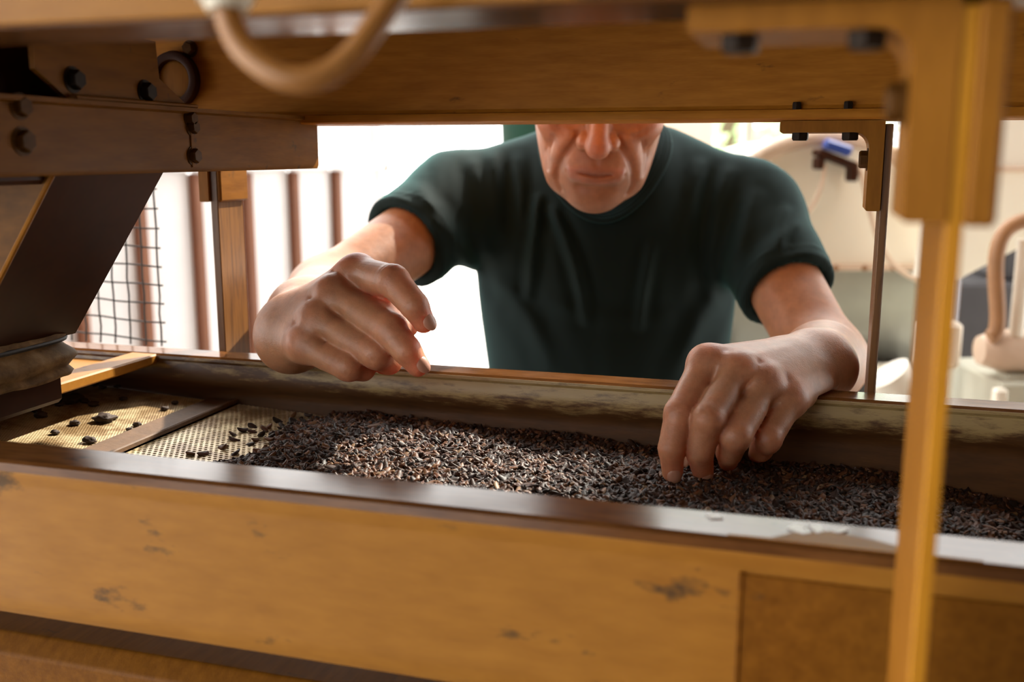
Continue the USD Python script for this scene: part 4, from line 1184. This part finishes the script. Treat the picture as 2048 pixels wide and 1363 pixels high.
man = thing('person', at(1215, 790, 1.55) * [1, 1, 0] + [0, 0, FL], 'man in a dark green t-shirt leaning over the trough, both hands above the nibs', 'person')
bp_ = obj('body', bodym, 'skin', man, smooth=True)
pv = UsdGeom.PrimvarsAPI(UsdGeom.Mesh(bp_)).CreatePrimvar('tint', Sdf.ValueTypeNames.Color3fArray, 'vertex')
pv.Set(Vt.Vec3fArray.FromNumpy(tint.astype(np.float32)))


# fingernails
def fingernail(f, n, k, side=0.0):
    ax_ = f[3] - f[2]; ax_ /= np.linalg.norm(ax_)
    nn = n - ax_ * (n @ ax_); nn /= np.linalg.norm(nn)
    w = np.cross(ax_, nn)
    nn = nn * math.cos(side) + w * math.sin(side); w = np.cross(ax_, nn)
    c = f[3] + ax_ * 0.0005 * k
    m = trimesh.creation.icosphere(3, 1.0)
    v = m.vertices * np.array([0.0052, 0.0066, 0.0024]) * k
    v[:, 2] -= 22 * v[:, 0] ** 2
    m.vertices = v
    return place(m, c + nn * 0.0068 * k, w, ax_, nn)


for h, which in ((HAND_R, (0, 1)), (HAND_L, (0, 1))):
    for i in which:
        f = h['F'][i]
        nd = (-FW + 0.15 * UP) if h is HAND_R else (-FW * 0.8 + RT * 0.6 + UP * 0.2)
        obj('fingernail', fingernail(f, nd, h['s'] * (1.0, 1.0)[i]), 'nail', man, smooth=True)

# short hair
def hair_f(P):
    q = (P - HO.astype(np.float32)) @ HR.astype(np.float32)
    d = ell(q, (0, 0.010, 0.037), (0.0775, 0.0965, 0.0905))
    d = smax(d, -(q[:, 2] + 0.9 * q[:, 1] + 0.018), 0.012)
    return d


def hair2(P):
    q = (P - HO.astype(np.float32)) @ HR.astype(np.float32)
    d = ell(q, (0, 0.010, 0.037), (0.0775, 0.0965, 0.0905))
    cut = 0.03 - (q[:, 2] * 0.75 + q[:, 1] * 0.75)
    return smax(d, cut, 0.008)


obj('hair', nets(hair2, *bounds([HO], 0.15), 0.004), 'hair_grey', man, smooth=True)
for sx in (-1, 1):
    obj('eye', place(trimesh.creation.icosphere(3, 0.0118), H(sx * 0.032, -0.0795, 0.0005), (1, 0, 0), (0, 1, 0), (0, 0, 1)), 'eye_white', man, smooth=True)

# ---- shirt
tax = np.array([math.cos(YAW - 0.09), math.sin(YAW - 0.09), 0]);
TR = np.stack([tax, np.array([-tax[1], tax[0], 0]) * math.cos(0.5) + np.array([0, 0, -1]) * math.sin(0.5), np.array([0, 0, 1.0]) * math.cos(0.5) + np.array([-tax[1], tax[0], 0]) * math.sin(0.5) * -1], 1)
TR[:, 1] = np.cross(TR[:, 2], TR[:, 0])
CC = at(1212, 400, 1.30)
NAX = (NECK0 - NECK1) / np.linalg.norm(NECK0 - NECK1)
# fold lines on the chest, as (px, py) seen square-on; amplitude and width in metres
FOLDS = [([(1076, 395), (1068, 470), (1058, 590)], 0.008, 0.0065), ([(1106, 420), (1140, 500), (1172, 640)], 0.007, 0.0065), ([(1305, 490), (1290, 560), (1278, 650)], 0.007, 0.0065),
         ([(985, 318), (988, 380), (1000, 470)], 0.0048, 0.009), ([(1035, 320), (1042, 400), (1040, 480)], 0.0045, 0.008), ([(948, 330), (965, 400), (972, 500)], 0.004, 0.009),
         ([(1400, 330), (1385, 430), (1380, 560)], 0.005, 0.010), ([(1455, 345), (1425, 470), (1420, 600)], 0.005, 0.010), ([(1510, 390), (1480, 480), (1450, 560)], 0.004, 0.009),
         ([(870, 440), (925, 500), (960, 590)], 0.005, 0.009), ([(840, 380), (880, 430), (930, 470)], 0.0035, 0.008), ([(1590, 450), (1540, 500), (1500, 545)], 0.004, 0.009), ([(1570, 420), (1558, 470), (1565, 520)], 0.003, 0.006),
         ([(1100, 600), (1200, 640), (1330, 640)], 0.003, 0.012), ([(1000, 560), (1060, 640), (1100, 740)], 0.004, 0.012), ([(1420, 600), (1380, 680), (1350, 750)], 0.004, 0.012)]
FOLD2 = []
for l, a_, w_ in FOLDS:
    c3 = curve([(x / 1000, y / 1000, 0) for x, y in l], 5)
    FOLD2.append((c3.astype(np.float32), a_, w_))


BF, BB = at(1204, 464, 1.257), at(1212, 300, 1.41)
BC = (BF + BB) / 2
BD = (BF - BB) / np.linalg.norm(BF - BB)
BN = np.cross(BD, tax); BN = BN if BN[2] > 0 else -BN
BT = np.cross(BN, BD)
RA, RB = 0.071, float(np.linalg.norm(BF - BB)) / 2


def hole_f(P):
    q = P - BC.astype(np.float32)
    a, b, c = q @ BT.astype(np.float32), q @ BD.astype(np.float32), q @ BN.astype(np.float32)
    e = (np.sqrt((a / RA) ** 2 + (b / RB) ** 2) - 1) * RA
    return smax(e, -c - 0.05, 0.004)


def shirt_solid(P):
    d = ell(P, at(1212, 560, 1.405), (0.182, 0.112, 0.215), TR)
    d = smin(d, ell(P, at(1212, 790, 1.49), (0.168, 0.115, 0.21), TR), 0.08)
    d = smin(d, ell(P, at(1212, 430, 1.43), (0.175, 0.10, 0.12), TR), 0.06)
    d = smin(d, ell(P, at(1208, 470, 1.335), (0.125, 0.078, 0.085), TR), 0.05)
    for S, E in ((SHL, ELL_), (SHR, ELR)):
        N_ = at(1105 if S is SHL else 1325, 352, 1.37)
        d = smin(d, seg(P, S, N_, 0.062, 0.058), 0.05)
    # deep enough for a collar line
    d = smin(d, seg(P, NECK1 - NAX * 0.03, NECK1 + NAX * 0.022, 0.085, 0.068), 0.04)
    return d


def shirt_f(P):
    d = shirt_solid(P)
    for S, E, tc in ((SHL, ELL_, 0.45), (SHR, ELR, 0.565)):
        S, E = S.astype(np.float32), E.astype(np.float32)
        ab = E - S; L_ = float(np.linalg.norm(ab)); u = ab / L_
        e = seg(P, S, E, 0.070, 0.0535)
        t = (P - S) @ u
        e = smax(e, t - tc * L_, 0.004)
        d = smin(d, e, 0.035)
        inner = seg(P, S + ab * tc - u * 0.03, E, 0.0475, 0.0465)
        d = smax(d, -smax(inner, -(t - (tc * L_ - 0.022)), 0.004), 0.003)
        d = d - 0.0012 * np.exp(-((t - (tc * L_ - 0.018)) / 0.0016) ** 2) * np.exp(-(seg(P, S, E, 0.070, 0.0535) / 0.02) ** 2)
    # neck opening
    d = smax(d, -hole_f(P), 0.004)
    # folds on the front
    rel = P - CAM.astype(np.float32)
    dep = rel @ FW.astype(np.float32)
    uv = np.stack([(1024 + FOC * (rel @ RT.astype(np.float32)) / dep) / 1000, (681.5 - FOC * (rel @ UP.astype(np.float32)) / dep) / 1000, 0 * dep], 1).astype(np.float32)
    sc_ = (dep / FOC * 1000).astype(np.float32)
    front = np.clip((1.42 - dep) / 0.06, 0, 1)
    for c3, a_, w_ in FOLD2:
        dl = line_dist(uv, list(c3)) * sc_
        along_ = np.clip((uv[:, 1] - c3[0, 1] + 0.03) / 0.05, 0, 1) * np.clip((c3[-1, 1] + 0.04 - uv[:, 1]) / 0.10, 0, 1)
        d = d - front * along_ * a_ * (np.exp(-(dl / w_) ** 2) - 0.45 * np.exp(-((dl - 2.0 * w_) / (w_ * 1.1)) ** 2))
    d = d - front * 0.0022 * (meshkit.fbm(np.stack([uv[:, 0] * 16, uv[:, 1] * 5, 0 * dep], 1), 3, 6) - 0.5) * 2
    return d


sb = bounds([SHL, SHR, ELL_ + (SHL - ELL_) * 0.4, ELR + (SHR - ELR) * 0.4, TB[0], TB[1], NECK1], 0.17)
shirtm = nets(shirt_f, *sb, 0.0036)
sh = obj('t_shirt', shirtm, 'shirt_cotton', man, smooth=True, label='dark green cotton t-shirt')
# ribbed neckband
ths = np.linspace(0, 2 * PI, 97)


def band_point(t_):
    """Where the neckband sits: on the shirt's surface round the neck opening."""
    o_ = BC + BT * RA * 1.03 * math.cos(t_) + BD * RB * 1.03 * math.sin(t_)
    s_ = np.linspace(0.10, -0.10, 200)
    d = shirt_solid((o_ + s_[:, None] * BN).astype(np.float32))
    k = np.argmax(d < 0.0005)
    return o_ + s_[k] * BN


bp3 = np.array([band_point(t_) for t_ in ths])
from scipy.ndimage import gaussian_filter1d
bp3 = np.concatenate([gaussian_filter1d(bp3[:-1], 2.5, axis=0, mode='wrap'), ])
bp3 = np.vstack([bp3, bp3[:1]])
if DEBUG:
    for nm_, m_ in (('body', bodym), ('shirt', shirtm)):
        v_ = m_.vertices; k_ = (v_[:, 1] > 0.846) & (v_[:, 1] < 0.877) & (v_[:, 2] < 0.9515) & (v_[:, 2] > 0.90)
        print('band in rail', nm_, k_.sum(), (v_[k_].min(0), v_[k_].max(0)) if k_.any() else '')
    dz_ = bodym.vertices; k_ = (dz_[:, 1] < 0.84) & (dz_[:, 1] > 0.5); e_ = dz_[k_]; print('band tip below deck', (e_[:, 2] - deck(e_[:, 0])).min())
    for p_ in bp3[::6]:
        q_ = p_ - CAM; d_ = q_ @ FW; print('band', round(1024 + FOC * (q_ @ RT) / d_), round(681.5 - FOC * (q_ @ UP) / d_), round(d_, 3))
rings = []
rad = (bp3 - bp3[:-1].mean(0)); rad -= (rad @ BN)[:, None] * BN; rad /= np.linalg.norm(rad, axis=1, keepdims=True)
for o_, r_ in ((-0.003, 0.0042), (0.002, 0.0044), (0.0065, 0.0043), (0.011, 0.0036)):
    rings.append(tube(bp3 + rad * o_ + BN * (0.002 - 0.35 * max(o_, 0) * 0.5), r_, 8, caps=False))
obj('neckband', cat(*rings), 'shirt_cotton', man, smooth=True)

# trousers and shoes, behind the trough
HIP = at(1215, 900, 1.62)


def trouser_f(P):
    d = ell(P, HIP, (0.175, 0.125, 0.15), TR)
    for s_ in (-1, 1):
        a_ = HIP + tax * 0.09 * s_ + [0, 0, -0.06]
        k_ = a_ * [1, 1, 0] + tax * 0.03 * s_ + [0.0, -0.06, 0.27]
        f_ = a_ * [1, 1, 0] + tax * 0.05 * s_ + [0, 0.04, FL + 0.10]
        d = smin(d, seg(P, a_, k_, 0.09, 0.066), 0.03)
        d = smin(d, seg(P, k_, f_, 0.066, 0.055), 0.02)
    return smax(d, (FL + 0.05) - P[:, 2], 0.01)


obj('trousers', nets(trouser_f, *bounds([HIP, HIP * [1, 1, 0] + [0, 0, FL]], 0.3), 0.008), 'trouser_cloth', man, smooth=True)
for s_ in (-1, 1):
    f_ = (HIP + tax * 0.09 * s_) * [1, 1, 0] + tax * 0.05 * s_ + [0, 0.04, FL]
    fd = -np.array([-math.sin(YAW), math.cos(YAW), 0])
    def shoe_f(P, f_=f_, fd=fd):
        d = seg(P, f_ + [0, 0, 0.05] - fd * 0.03, f_ + fd * 0.17 + [0, 0, 0.03], 0.05, 0.042)
        d = smin(d, seg(P, f_ + [0, 0, 0.06], f_ + [0, 0, 0.10], 0.05, 0.05), 0.03)
        return smax(d, FL + 0.001 - P[:, 2], 0.006)
    obj('shoe', nets(shoe_f, *bounds([f_, f_ + fd * 0.17], 0.14), 0.007), 'shoe', man, smooth=True)
